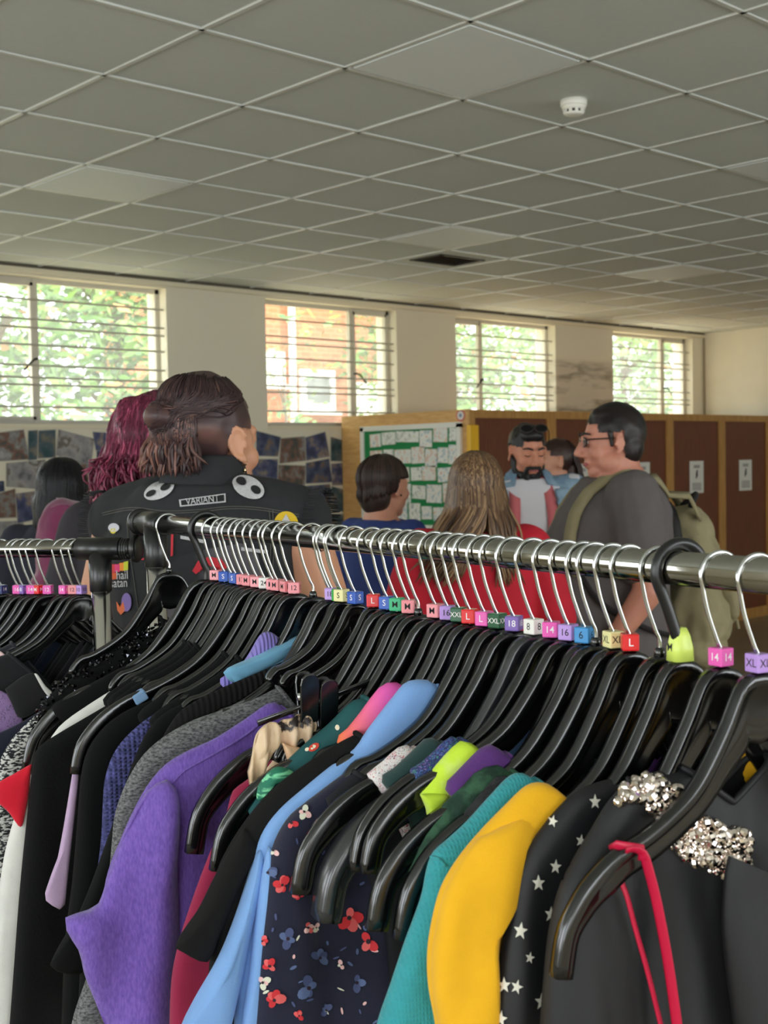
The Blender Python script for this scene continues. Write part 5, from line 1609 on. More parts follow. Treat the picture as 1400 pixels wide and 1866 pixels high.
# hangers on the left rail
LAX = (-FH * math.cos(math.radians(60)) - RH * math.sin(math.radians(60)))
LH = [(-62, 'blue', '12'), (-25, 'purple', '16'), (3, 'navy', '14'), (33, 'magenta', '16'), (42, 'purple', '18'), (58, 'magenta', '14'), (70, 'red', 'M'), (88, 'magenta', '12'), (118, 'magenta', '14'), (134, 'pink', '12'), (148, 'lilac', '10')]
L_FR = []
LN = LD.cross(V((0, 0, 1))).normalized()
for k, (u, c, t_) in enumerate(LH):
    p = hit(u, 1080, V((L0.x, L0.y, LZ)), LN)
    p = V((L0.x, L0.y, LZ)) + LD * (p - L0).dot(LD)
    f = Frame(p, LAX)
    L_FR.append(f)
    hanger(f, 1.1, 0.86, 'wire', (c, t_, -20 if k % 2 else -45), 'n', 'black hanger with %s size cube marked %s on the left rail, %s from left' % (c, t_, ORD[k]), 'hangers on the left rail')
# ================================================================ garments
def fabric(name, rgb, **k):
    k.setdefault('rough', 0.9); k.setdefault('var', 0.06); k.setdefault('vscale', 40); k.setdefault('bump', 0.12); k.setdefault('bscale', 500); k.setdefault('sheen', 0.15)
    return mat(name, rgb, **k)
def knit(m, sx=260.0, sz=200.0, strength=0.5):
    """ribbed knit relief"""
    b = PB(m)
    tc = N(m, 'ShaderNodeTexCoord')
    w1 = N(m, 'ShaderNodeTexWave'); w1.bands_direction = 'X'; w1.inputs['Scale'].default_value = sx / 6.28
    w2 = N(m, 'ShaderNodeTexWave'); w2.bands_direction = 'Z'; w2.inputs['Scale'].default_value = sz / 6.28
    ad = N(m, 'ShaderNodeMath'); ad.operation = 'MULTIPLY'
    L(m, tc.outputs['Object'], w1.inputs[0]); L(m, tc.outputs['Object'], w2.inputs[0])
    L(m, w1.outputs['Fac'], ad.inputs[0]); L(m, w2.outputs['Fac'], ad.inputs[1])
    bp = N(m, 'ShaderNodeBump'); bp.inputs['Strength'].default_value = strength; bp.inputs['Distance'].default_value = 0.003
    L(m, ad.outputs[0], bp.inputs['Height']); L(m, bp.outputs[0], b.inputs['Normal'])
    return m
def floral(name, base, cols, scale=26.0, size=0.32, rough=0.75):
    """voronoi blossoms in several colours over a plain ground"""
    m = mat(name, base, rough)
    b = PB(m)
    tc = N(m, 'ShaderNodeTexCoord')
    nz = N(m, 'ShaderNodeTexNoise'); nz.inputs['Scale'].default_value = scale * 3
    mx0 = N(m, 'ShaderNodeMix'); mx0.data_type = 'VECTOR'; mx0.inputs[0].default_value = 0.03
    L(m, tc.outputs['Object'], nz.inputs['Vector']); L(m, tc.outputs['Object'], mx0.inputs[4]); L(m, nz.outputs['Color'], mx0.inputs[5])
    prev = None
    for q, sc_ in enumerate((scale, scale * 1.9)):
        vo = N(m, 'ShaderNodeTexVoronoi'); vo.inputs['Scale'].default_value = sc_
        L(m, mx0.outputs[1], vo.inputs['Vector'])
        cr = N(m, 'ShaderNodeValToRGB'); cr.color_ramp.interpolation = 'CONSTANT'
        sp = N(m, 'ShaderNodeSeparateColor'); L(m, vo.outputs['Color'], sp.inputs[0])
        cs = cols if q == 0 else list(reversed(cols))
        for i, c in enumerate(cs):
            e = cr.color_ramp.elements[0] if i == 0 else (cr.color_ramp.elements[1] if i == 1 else cr.color_ramp.elements.new(i / len(cs)))
            e.position = i / len(cs); e.color = lin(c)
        L(m, sp.outputs[0], cr.inputs[0])
        th = N(m, 'ShaderNodeMath'); th.operation = 'LESS_THAN'; th.inputs[1].default_value = size * (1 if q == 0 else 0.75)
        L(m, vo.outputs['Distance'], th.inputs[0])
        mx = N(m, 'ShaderNodeMix'); mx.data_type = 'RGBA'
        if prev is None:
            mx.inputs[6].default_value = lin(base)
        else:
            L(m, prev, mx.inputs[6])
        L(m, th.outputs[0], mx.inputs[0]); L(m, cr.outputs[0], mx.inputs[7])
        prev = mx.outputs[2]
    L(m, prev, b.inputs['Base Color'])
    return m
def tweed(name):
    m = mat(name, (40, 40, 42), 0.95)
    b = PB(m)
    tc = N(m, 'ShaderNodeTexCoord'); mp = N(m, 'ShaderNodeMapping'); mp.inputs['Scale'].default_value = (150, 150, 330)
    nz = N(m, 'ShaderNodeTexNoise'); nz.inputs['Scale'].default_value = 1.0; nz.inputs['Detail'].default_value = 2
    cr = N(m, 'ShaderNodeValToRGB'); cr.color_ramp.elements[0].position = 0.46; cr.color_ramp.elements[1].position = 0.56
    cr.color_ramp.elements[0].color = lin((34, 34, 38)); cr.color_ramp.elements[1].color = lin((214, 214, 210))
    L(m, tc.outputs['Object'], mp.inputs[0]); L(m, mp.outputs[0], nz.inputs['Vector']); L(m, nz.outputs['Fac'], cr.inputs[0]); L(m, cr.outputs[0], b.inputs['Base Color'])
    bp = N(m, 'ShaderNodeBump'); bp.inputs['Distance'].default_value = 0.003; L(m, nz.outputs['Fac'], bp.inputs['Height']); L(m, bp.outputs[0], b.inputs['Normal'])
    return m
def garment(name, label, cat, f, outline, m, W0=0.0085, W1=0.016, dip=0.10, zbot=-0.78, fold=0.004, ff=55.0, trim=None, tank=False, local=False, group='clothes on the main rail', seed=0.0, r=0.016, nk=44, nb=16, far=True, shift=0.0):
    """shell hung over a hanger: outline = neck -> shoulder -> outer edge of the near half (pixels on the hanger's plane)"""
    pts = [V(p) if local else f.px(*p) for p in outline]
    if tank:
        e = pts[-1]
        pts += [e + V((-0.02, 0, -0.03)), e + V((-0.05, 0, -0.11)), e + V((-0.06, 0, -0.22)), e + V((-0.045, 0, -0.34))]
    root = tag(empty(name, f.o, f.rz), label, cat, group)
    O = catmull(pts, nk)
    z0 = O[0].z - dip
    zl = min(O[-1].z, z0 - 0.1)
    mb = MB()
    idx = {}
    for sgn in ((1, -1) if far else (1,)):
        for fb in (1, -1):
            for k in range(nk + 1):
                inn = V((0.0, 0, z0 + (zl - z0) * (k / nk) ** 1.15))
                o = O[k]
                ln = (inn - o).length
                for b in range(nb + 1):
                    tb = (b / nb) ** 1.6
                    p = o.lerp(inn, tb)
                    dist = ln * tb
                    rr_ = min(1.0, dist / r)
                    prof = math.sqrt(max(0.0, 1 - (1 - rr_) ** 2))
                    dd = min(1.0, max(0.0, (O[0].z - 0.03 - p.z) / 0.22))
                    W = W0 + (W1 - W0) * dd
                    y = fb * W * prof
                    fa = fold * min(1.0, dist / 0.06) * min(1.0, max(0.0, (-p.z - 0.16) / 0.12))
                    y += fa * (math.sin(ff * p.x + 6 * p.z + seed) + 0.6 * math.sin(ff * 2.3 * p.x - 9 * p.z + seed * 2.1))
                    y += shift * dd
                    idx[(sgn, fb, k, b)] = len(mb.v)
                    mb.v.append(V((sgn * p.x, y, p.z)))
            for k in range(nk):
                for b in range(nb):
                    q = [idx[(sgn, fb, k, b)], idx[(sgn, fb, k, b + 1)], idx[(sgn, fb, k + 1, b + 1)], idx[(sgn, fb, k + 1, b)]]
                    mb.f.append(tuple(q if fb * sgn > 0 else reversed(q)))
    me = mb.me(name + '_body', True)
    bm = bmesh.new(); bm.from_mesh(me)
    bmesh.ops.remove_doubles(bm, verts=list(bm.verts), dist=0.0002)
    bm.to_mesh(me); bm.free(); me.shade_smooth()
    body = link('body', me, m, root)
    # neckband along the opening
    if trim is not False:
        nb_ = []
        for fb in (1, -1):
            line = []
            for b in range(0, nb + 1):
                line.append(mb.v[idx[(1, fb, 0, b)]] + V((0, fb * 0.001, 0.001)))
            if far:
                line += [mb.v[idx[(-1, fb, 0, b)]] + V((0, fb * 0.001, 0.001)) for b in range(nb - 1, -1, -1)]
            nb_.append(line)
        t = MB()
        for line in nb_:
            t.tube(line, 0.0028, 6)
        t.build('neckband', trim or m, root, True)
    return dict(root=root, body=body, f=f, O=O)
def pillow(f, poly, m, name, parent, W=0.01, yoff=0.0, n=36, rings_=7, fold=0.0, ff=60, ang=0.0, local=False):
    """soft closed shape from an outline on the hanger plane"""
    P = [V(p) if local else f.px(*p) for p in poly]
    P = catmull(P + [P[0]], n)[:-1]
    c = sum(P, V()) / len(P)
    mb = MB()
    rows = []
    for k in range(rings_, 0, -1):
        fk = k / rings_
        fk = math.sin(fk * math.pi / 2)
        h = W * math.sqrt(max(0, 1 - fk ** 3))
        rows.append((fk, h))
    for sgn in (1, -1):
        o = len(mb.v)
        for fk, h in rows:
            for p in P:
                q = c + (p - c) * fk
                y = sgn * h + yoff + ang * (q.x - c.x)
                if fk < 0.999:
                    y += fold * math.sin(ff * q.x + 14 * q.z) * sgn * 0 + fold * math.sin(ff * q.x + 14 * q.z)
                mb.v.append(V((q.x, y, q.z)))
        mb.v.append(V((c.x, sgn * W + yoff, c.z)))
        ci = len(mb.v) - 1
        for k in range(len(rows) - 1):
            for i in range(n):
                j = (i + 1) % n
                q = (o + k * n + i, o + (k + 1) * n + i, o + (k + 1) * n + j, o + k * n + j)
                mb.f.append(q if sgn < 0 else tuple(reversed(q)))
        for i in range(n):
            j = (i + 1) % n
            q = (o + (len(rows) - 1) * n + i, ci, o + (len(rows) - 1) * n + j)
            mb.f.append(q if sgn < 0 else tuple(reversed(q)))
    me = mb.me(name, True)
    bm = bmesh.new(); bm.from_mesh(me)
    bmesh.ops.remove_doubles(bm, verts=list(bm.verts), dist=0.0001)
    bmesh.ops.recalc_face_normals(bm, faces=list(bm.faces))
    bm.to_mesh(me); bm.free(); me.shade_smooth()
    return link(name, me, m, parent)
def seam(G, pl, m, name='seam', r=0.0012, lift=0.0008):
    bvv = bvh_of(G['body']); pin = mw(G['root']).inverted(); pts = []
    for q in catmull([V((a, b, 0)) for a, b in pl], 36):
        rr_ = ray(q.x, q.y).normalized(); h = bvv.ray_cast(CAM, rr_)
        if h[0]:
            pts.append(pin @ (h[0] - rr_ * lift))
    if len(pts) > 3:
        MB().tube(pts, r, 5).build(name, m, G['root'], True)
BK = [fabric('black_jersey', (13, 13, 14), sheen=0.0, spec=0.2), fabric('black_knit', (15, 15, 16), bscale=300, bump=0.3, sheen=0.0, spec=0.2), fabric('black_cotton', (11, 11, 12), sheen=0.0, spec=0.2)]
def hs(i):
    return H_S[i - 1]
B_ = 'black'
# far to near along the rail
garment('tweed_jacket', 'black and white tweed jacket at far left of main rail', 'jacket', fr(-0.125), [(165, 1232), (120, 1262), (80, 1290), (45, 1322), (18, 1352), (-4, 1400), (-14, 1480), (-16, 1600), (-20, 1800)], tweed('black_white_tweed'), W1=0.02)
G = garment('sequin_shirt', 'black top with glittering sequinned shoulder near rail end', 'top', fr(hs(1)), [(330, 1122), (250, 1163), (180, 1203), (120, 1243), (96, 1262), (72, 1300), (58, 1370), (50, 1500), (45, 1700)], BK[0], W0=0.012)
rr = random.Random(3)
sq = MB(); O = G['O']
for k in range(900):
    p = O[0].lerp(O[0], 0)
    i = rr.uniform(0, 26); a = O[int(i)].lerp(O[int(i) + 1], i % 1)
    c = a + V((rr.gauss(0, 0.004), rr.uniform(-0.016, 0.016), rr.uniform(-0.030, 0.005)))
    s = rr.uniform(0.002, 0.0042)
    ax_ = V((rr.uniform(-1, 1), rr.uniform(-1, 1), rr.uniform(-1, 1))).normalized(); b1 = ax_.orthogonal().normalized(); b2 = ax_.cross(b1)
    vs = [c + ax_ * s, c - ax_ * s * 0.6] + [c + (b1 * math.cos(t) + b2 * math.sin(t)) * s for t in (0, 1.57, 3.14, 4.71)]
    sq.add(vs, [(0, 2, 3), (0, 3, 4), (0, 4, 5), (0, 5, 2), (1, 3, 2), (1, 4, 3), (1, 5, 4), (1, 2, 5)])
sq.build('sequins', mat('jet_sequin', (84, 84, 90), 0.06, metal=1.0), G['root'])['kind'] = 'stuff'
def prof_px(f, i, x0, x1):
    kx, kz = HSC[i][0] * KS, HSC[i][1] * KS
    xs = [x0 + (x1 - x0) * q / 5 for q in range(6)]
    out = []
    for x in xs:
        for (a, za), (b, zb) in zip(PROF, PROF[1:]):
            if a <= x <= b:
                z = za + (zb - za) * (x - a) / (b - a)
        out.append((x * kx, 0, -0.085 * KS + z * kz + 0.003))
    return out
garment('black_vest_shirt', 'plain black top with bare hanger tip right after the sequinned one', 'top', fr(hs(2)), [(350, 1160), (290, 1186), (210, 1222), (140, 1260), (92, 1290)], BK[0], W0=0.013, tank=True)
for q, i in enumerate((5, 6, 7, 11, 13)):
    garment('plain_black_shirt', 'plain black sleeveless shirt packed among the far hangers, %s of five' % ORD[q], 'shirt', fr(hs(i)), prof_px(fr(hs(i)), i, 0.072, 0.19), BK[q % 3], W0=0.0095, W1=0.010, tank=True, local=True)
for q, (i, c, nm) in enumerate(((31, (16, 16, 22), 'sooty'),)):
    garment('plain_dark_shirt', '%s sleeveless shirt hidden among the middle hangers' % nm, 'shirt', fr(hs(i)), prof_px(fr(hs(i)), i, 0.16, 0.19), fabric('dark_' + nm, c, sheen=0.0), W0=0.009, W1=0.009, tank=True, local=True)
f = fr(hs(3))
G = garment('white_blouse', 'white blouse with red cap sleeve hanging between black tops', 'blouse', f, [(245, 1236), (208, 1255), (160, 1285), (120, 1313), (97, 1338), (66, 1392), (40, 1450), (20, 1510), (4, 1580), (-10, 1700), (-18, 1866)], fabric('white_cotton_cloth', (222, 220, 214)), W0=0.008, W1=0.012)
pillow(f, [(56, 1388), (24, 1406), (-8, 1426), (-10, 1452), (14, 1476), (36, 1503), (46, 1470), (52, 1430)], fabric('bright_red_cotton', (214, 14, 44)), 'cap_sleeve', G['root'], 0.008, 0.012)
garment('black_cardigan', 'long black cardigan left of the lilac sleeve', 'cardigan', fr(hs(4)), [(345, 1200), (285, 1232), (215, 1273), (155, 1308), (104, 1338), (70, 1362), (60, 1388), (50, 1480), (36, 1620), (24, 1780), (15, 1900)], BK[1], W0=0.009, W1=0.017, seed=1)
f = fr(hs(8))
G = garment('lilac_shirt', 'pale lilac top with a narrow sleeve showing at left', 'top', f, [(330, 1240), (260, 1275), (200, 1308), (160, 1345), (150, 1385)], fabric('pale_lilac', (190, 162, 196)), W0=0.006, W1=0.008, tank=True)
pillow(f, [(133, 1404), (143, 1404), (140, 1450), (128, 1560), (118, 1650), (112, 1658), (98, 1652), (83, 1640), (84, 1622), (100, 1585), (112, 1530), (124, 1460)], fabric('pale_lilac', (190, 162, 196)), 'sleeve', G['root'], 0.008, 0.0)
garment('black_shirt', 'black shirt right of the lilac sleeve', 'shirt', fr(hs(10)), [(380, 1240), (325, 1258), (275, 1276), (228, 1296), (188, 1326), (160, 1366), (148, 1410), (142, 1480), (132, 1600), (118, 1720), (112, 1866)], BK[2], W0=0.010, W1=0.018, seed=2)
garment('blue_knit_jumper', 'blue-violet open-knit jumper between two black tops', 'jumper', fr(hs(12)), [(400, 1240), (350, 1262), (310, 1284), (270, 1308), (232, 1340), (206, 1375), (191, 1420), (187, 1470), (184, 1530), (172, 1620), (150, 1740), (145, 1880)], knit(mat('slate_blue_knit', (86, 88, 150), 0.95, rgb2=(56, 58, 104), vscale=140, contrast=(0.35, 0.6)), 330, 420, 1.0), W0=0.009, W1=0.016)
f = fr(hs(14))
G = garment('black_t_shirt', 'black T-shirt with hemmed sleeve beside the grey marl top', 't-shirt', f, [(430, 1240), (378, 1262), (328, 1284), (292, 1305), (264, 1340), (238, 1400), (218, 1465), (196, 1530), (172, 1600), (150, 1660), (146, 1760), (140, 1880)], BK[0], W0=0.010, W1=0.016, seed=3)
pillow(f, [(220, 1455), (196, 1525), (165, 1610), (135, 1680), (108, 1722), (90, 1758), (104, 1768), (150, 1770), (190, 1700), (215, 1600), (235, 1500)], BK[0], 'sleeve', G['root'], 0.012, 0.004)
f = fr(0.428)
G = garment('lilac_ribbed_shirt', 'lilac ribbed knit top showing its cuff above the light-blue collar', 'top', f, [(520, 1170), (480, 1200), (440, 1218), (400, 1240)], knit(fabric('lilac_rib', (134, 122, 200)), 420, 8, 0.8), W0=0.006, W1=0.008, tank=True)
pillow(f, [(432, 1220), (452, 1190), (468, 1162), (479, 1151), (494, 1152), (514, 1172), (506, 1192), (476, 1216), (448, 1228)], MATS['lilac_rib'], 'ribbed_cuff', G['root'], 0.012, 0.006)
f = fr(hs(15))
G = garment('light_blue_shirt', 'faded light-blue jersey top with folded shoulder', 'top', f, [(578, 1140), (540, 1160), (500, 1180), (455, 1202), (412, 1222)], fabric('faded_sky_blue', (104, 158, 190), var=0.14, vscale=25), W0=0.011, W1=0.010, tank=True)
pillow(f, [(577, 1139), (540, 1158), (500, 1177), (455, 1200), (409, 1221), (413, 1236), (424, 1243), (462, 1230), (505, 1207), (545, 1180), (566, 1158)], MATS['faded_sky_blue'], 'shoulder_fold', G['root'], 0.013, 0.002)
f = fr(0.472)
garment('black_ribbed_shirt', 'black ribbed top behind the grey marl one', 'top', f, [(580, 1155), (545, 1188), (505, 1210), (440, 1238), (385, 1262), (345, 1284), (320, 1305), (290, 1360), (270, 1450), (262, 1560)], knit(fabric('black_rib', (20, 18, 19), sheen=0.0, spec=0.2), 300, 8, 0.8), W0=0.012, W1=0.014)
f = fr(hs(17))
GM = mat('grey_marl', (128, 128, 128), 0.95, rgb2=(62, 62, 64), vscale=240, stretch=(1.0, 1.0, 2.0), contrast=(0.34, 0.66), bump=0.2, bscale=400)
garment('grey_marl_shirt', 'grey marl jersey top left of the purple T-shirt', 'top', f, [(500, 1248), (452, 1272), (400, 1295), (350, 1313), (302, 1340), (264, 1372), (238, 1410), (220, 1450), (208, 1490), (203, 1545), (192, 1640), (164, 1760), (134, 1850), (126, 1900)], GM, W0=0.012, W1=0.016)
# purple marl T-shirt
f = fr(hs(20))
PM = mat('purple_marl', (124, 92, 184), 0.9, rgb2=(96, 68, 154), vscale=190, stretch=(2.4, 1, 0.7), contrast=(0.3, 0.72), bump=0.15, bscale=500, sheen=0.2)
G = garment('purple_t_shirt', 'bright purple marl T-shirt with wide short sleeve', 't-shirt', f, [(512, 1290), (494, 1279), (444, 1312), (392, 1345), (342, 1368), (302, 1392), (270, 1428), (243, 1475), (218, 1530), (196, 1585), (188, 1640), (200, 1740), (210, 1900)], PM, W0=0.012, W1=0.022, fold=0.007, ff=48, shift=0.006)
pillow(f, [(262, 1436), (228, 1500), (194, 1578), (172, 1636), (143, 1648), (114, 1662), (118, 1688), (138, 1720), (148, 1762), (168, 1812), (190, 1862), (230, 1930), (290, 1950), (318, 1880), (322, 1760), (318, 1660), (312, 1560), (316, 1480), (310, 1424), (290, 1412)], PM, 'sleeve', G['root'], 0.03, 0.022, 60, 10, 0.007, 80)
seam(G, [(498, 1300), (440, 1345), (380, 1380), (330, 1410), (296, 1460), (262, 1530), (225, 1600), (176, 1650)], PM, 'shoulder_seam', 0.0014)
# hidden raspberry top, leopard scarf top, green tropical, mushroom print, ombre
f = fr(hs(23))
garment('raspberry_shirt', 'raspberry-pink top mostly hidden behind bare hanger tips', 'top', f, [(560, 1330), (500, 1380), (445, 1425), (424, 1442), (410, 1490), (380, 1560), (350, 1640), (325, 1720), (312, 1790), (308, 1900)], fabric('raspberry_jersey', (150, 24, 66)), W0=0.008, W1=0.012)
f = fr(hs(24))
LEO = mat('leopard_satin', (226, 196, 164), 0.45, rgb2=(40, 32, 30), vscale=38, contrast=(0.52, 0.56))
G = garment('leopard_blouse', 'satin leopard-print blouse with tied bow at the neck', 'blouse', f, [(590, 1300), (560, 1325), (520, 1360), (490, 1395), (470, 1430)], LEO, W0=0.009, W1=0.009, tank=True)
LE2 = mat('cream_satin', (224, 196, 160), 0.4, rgb2=(198, 160, 124), vscale=14)
pillow(f, [(441, 1398), (450, 1365), (460, 1330), (472, 1314), (494, 1310), (502, 1335), (488, 1365), (472, 1395), (458, 1420), (450, 1436), (444, 1420)], LE2, 'bow_loop', G['root'], 0.007, 0.02, 40, 8, 0.004, 420)
pillow(f, [(494, 1312), (520, 1303), (545, 1296), (566, 1308), (564, 1330), (548, 1348), (520, 1356), (500, 1346)], LEO, 'bow_loop', G['root'], 0.009, 0.018, 40, 8, 0.005, 380)
pillow(f, [(499, 1343), (516, 1350), (533, 1354), (541, 1384), (534, 1398), (516, 1394), (508, 1372)], mat('leopard_spots', (232, 190, 150), 0.45, rgb2=(46, 36, 36), vscale=26, contrast=(0.56, 0.6)), 'bow_tail', G['root'], 0.006, 0.028)
f = fr(hs(26))
MU = mat('deep_teal_cotton', (18, 80, 82), 0.8, var=0.08)
G = garment('mushroom_print_shirt', 'deep teal top printed with red toadstools', 'top', f, [(664, 1272), (640, 1280), (602, 1318), (560, 1353), (520, 1390), (482, 1424), (460, 1452), (446, 1480)], MU, W0=0.017, W1=0.012, tank=True, r=0.02)
bv = bvh_of(G['body'])
M_rd = mat('toadstool_red', (206, 66, 44), 0.8); M_cr = mat('print_cream', (232, 222, 196), 0.8); M_mint = mat('print_mint', (150, 214, 176), 0.8)
for (a, b, rx, ry, ro) in ((612, 1312, 15, 12, -0.3), (572, 1362, 11, 6, -0.6)):
    c = drape(bv, oval(a, b, rx, ry, ro), G['body'], M_rd, 'toadstool_print', 0.0012, 3)
    if c:
        for k in range(4):
            drape(bv, oval(a + rr.uniform(-0.6, 0.6) * rx, b + rr.uniform(-0.6, 0.6) * ry, 2.2, 2.0), c, M_cr, 'spot', 0.002, 1)
for (a, b, rx, ry, ro) in ((615, 1326, 4, 5, 0), (560, 1366, 4, 3, -0.6), (590, 1330, 9, 1.6, 0.3), (580, 1336, 6, 1.6, -0.5)):
    drape(bv, oval(a, b, rx, ry, ro), G['body'], M_cr, 'leaf_print', 0.0012, 2)
pillow(f, [(482, 1404), (500, 1392), (520, 1396), (528, 1404), (512, 1412), (486, 1420), (472, 1432), (462, 1452), (464, 1430)], mat('tropical_green', (30, 118, 92), 0.7, rgb2=(132, 220, 168), vscale=60, stretch=(0.4, 1, 3), contrast=(0.5, 0.58)), 'leaf_print_collar', G['root'], 0.012, 0.014)
f = fr(hs(27))
OM = mat('pink_orange_ombre', (236, 96, 176), 0.7)
b = PB(OM); tc = N(OM, 'ShaderNodeTexCoord'); sp = N(OM, 'ShaderNodeSeparateXYZ'); cr = N(OM, 'ShaderNodeMapRange')
L(OM, tc.outputs['Object'], sp.inputs[0]); L(OM, sp.outputs['X'], cr.inputs['Value']); cr.inputs['From Min'].default_value = 0.075; cr.inputs['From Max'].default_value = 0.125
mx = N(OM, 'ShaderNodeMix'); mx.data_type = 'RGBA'; mx.inputs[6].default_value = lin((240, 96, 186)); mx.inputs[7].default_value = lin((250, 122, 70)); L(OM, cr.outputs[0], mx.inputs[0]); L(OM, mx.outputs[2], b.inputs['Base Color'])
garment('ombre_shirt', 'pink to orange ombre top strap on a hanger', 'top', f, [(738, 1252), (722, 1243), (700, 1247), (680, 1268), (655, 1302), (632, 1330), (614, 1352)], OM, W0=0.015, W1=0.012, tank=True, r=0.02)
f = fr(hs(28))
G = garment('black_sleeved_shirt', 'black jersey top with hemmed sleeve left of the pale blue one', 'top', f, [(650, 1338), (612, 1358), (562, 1390), (512, 1426), (472, 1465), (438, 1510), (412, 1552), (392, 1600), (386, 1680), (380, 1780), (376, 1900)], fabric('washed_black_jersey', (22, 21, 21), sheen=0.0, spec=0.2), W0=0.014, W1=0.016, seed=5)
pillow(f, [(442, 1505), (412, 1552), (386, 1600), (356, 1660), (318, 1716), (330, 1730), (372, 1748), (388, 1712), (410, 1660), (440, 1590), (470, 1530)], MATS['washed_black_jersey'], 'sleeve', G['root'], 0.014, 0.008)
# skirt clips on a bar in front of the leopard bow
f = fr(hs(24) + 0.012)
CL = tag(empty('clip_hanger_bar', f.o, f.rz), 'black clip bar with two skirt clips above the leopard bow', 'hanger')
p0, p1 = f.px(470, 1318), f.px(800, 1196)
MB().tube([p0, p1], 0.0045, 8, flat=0.6).build('bar', M_hang, CL, True)
for (u, v) in ((557, 1290), (592, 1300)):
    t_, b_ = f.px(u, v - 68), f.px(u, v + 22)
    c = (t_ + b_) / 2
    hgt = (t_ - b_).length / 2
    for sd, nm in ((0.006, 'clip_jaw'), (-0.006, 'clip_jaw')):
        j = MB()
        pl = [(-0.0095, -hgt), (0.0095, -hgt), (0.0105, hgt * 0.55), (0.009, hgt * 0.82), (0.005, hgt * 0.97), (0, hgt), (-0.005, hgt * 0.97), (-0.009, hgt * 0.82), (-0.0105, hgt * 0.55)]
        n = len(pl)
        j.add([(x, sd - 0.0018, z) for x, z in pl] + [(x, sd + 0.0018, z) for x, z in pl], [tuple(reversed(range(n))), tuple(range(n, 2 * n))] + [(i, (i + 1) % n, (i + 1) % n + n, i + n) for i in range(n)])
        o = bevel(j.build(nm, M_hang, CL), 0.001)
        o.location = (c.x, 0.006 + sd * 0.2, c.z); o.rotation_euler = (math.copysign(0.12, -sd), 0, 0)
    MB().tube([(c.x - 0.011, 0.006, c.z), (c.x + 0.011, 0.006, c.z)], 0.004, 8).build('clip_spring', M_wire, CL, True)
# pale blue shirt
f = fr(hs(29))
LB = fabric('pale_blue_cotton', (122, 164, 220), var=0.05, vscale=20)
G = garment('pale_blue_shirt', 'pale blue cotton shirt with long sleeve hanging in front', 'shirt', f, [(792, 1248), (788, 1240), (745, 1241), (716, 1272), (692, 1302), (668, 1334), (646, 1366), (600, 1399), (552, 1438), (512, 1473), (484, 1508), (468, 1545), (460, 1600), (440, 1680), (430, 1780), (425, 1900)], LB, W0=0.013, W1=0.014, nk=60)
pillow(f, [(470, 1545), (452, 1598), (424, 1672), (388, 1755), (334, 1860), (318, 1900), (350, 1930), (400, 1900), (430, 1800), (452, 1700), (470, 1620), (480, 1560)], LB, 'sleeve', G['root'], 0.016, 0.008, 44, 8, 0.003, 120)
pillow(f, [(478, 1530), (468, 1580), (456, 1660), (444, 1760), (430, 1866), (440, 1930), (466, 1900), (474, 1800), (482, 1700), (486, 1600), (490, 1540)], LB, 'front_edge', G['root'], 0.012, 0.02, 44, 8)
# navy floral dress
f = fr(hs(30))
NF = fabric('navy_floral_ground', (22, 24, 48), var=0.05)
G = garment('navy_floral_dress', 'navy dress printed with red and pink blossoms', 'dress', f, [(690, 1384), (660, 1388), (625, 1412), (590, 1438), (556, 1464), (526, 1490), (502, 1530), (488, 1580), (478, 1650), (468, 1740), (460, 1866), (458, 1900)], NF, W0=0.013, W1=0.02, fold=0.006, ff=70, seed=1.5)
bv = bvh_of(G['body'])
def blossom(bv, parent, u, v, r, cols, rot, sq=0.8, n=5):
    n = rr.choice((3, 4, 4, 5))
    for k in range(n):
        a = rot + 2 * math.pi * k / n * rr.uniform(0.6, 1.0) + rr.uniform(-0.3, 0.3)
        g = rr.uniform(0.7, 1.25)
        drape(bv, oval(u + r * 0.5 * g * math.cos(a), v + r * 0.5 * g * math.sin(a) * 1.1, r * 0.55 * g, r * 0.42 * g, a, 10), parent, cols[k % len(cols)], 'petal_print', 0.0012 + 0.0003 * k, 2)
    drape(bv, oval(u, v, r * 0.2, r * 0.2, 0, 8), parent, mat('blossom_eye', (40, 20, 34), 0.8), 'flower_centre', 0.0025, 1)
M_fr = [mat('blossom_red', (206, 44, 52), 0.8), mat('blossom_coral', (226, 96, 96), 0.8)]
M_fp = [mat('blossom_pink', (232, 186, 184), 0.8), mat('blossom_cream', (216, 216, 196), 0.8)]
M_fb = [mat('blossom_slate', (72, 82, 124), 0.8), mat('blossom_steel', (88, 104, 146), 0.8)]
FLW = [(532, 1500, 13, M_fr), (555, 1480, 12, M_fp), (515, 1612, 14, M_fr), (545, 1632, 10, M_fr), (492, 1760, 14, M_fr), (500, 1822, 17, M_fr), (480, 1790, 14, M_fp), (560, 1690, 12, [M_fr[1], M_fp[0]]), (575, 1690, 8, M_fp), (636, 1672, 22, M_fr), (672, 1715, 24, M_fr), (562, 1800, 20, M_fb), (525, 1710, 18, M_fb), (600, 1640, 16, M_fb), (582, 1745, 14, M_fb), (490, 1590, 14, M_fb), (650, 1790, 16, M_fb), (570, 1450, 10, M_fp), (625, 1440, 9, M_fb), (500, 1550, 10, M_fp), (622, 1758, 8, M_fp), (595, 1840, 12, M_fb), (545, 1850, 9, M_fr), (480, 1715, 9, M_fr)]
for q, (u, v, r_, c_) in enumerate(FLW):
    blossom(bv, G['body'], u, v, r_, c_, q * 0.7)
for q in range(46):
    u, v = rr.uniform(465, 690), rr.uniform(1480, 1866)
    drape(bv, oval(u, v, rr.uniform(4, 8), rr.uniform(1.4, 3), rr.uniform(0, 3), 8), G['body'], rr.choice(M_fb + M_fb + M_fp), 'leaf_print', 0.0012, 1)
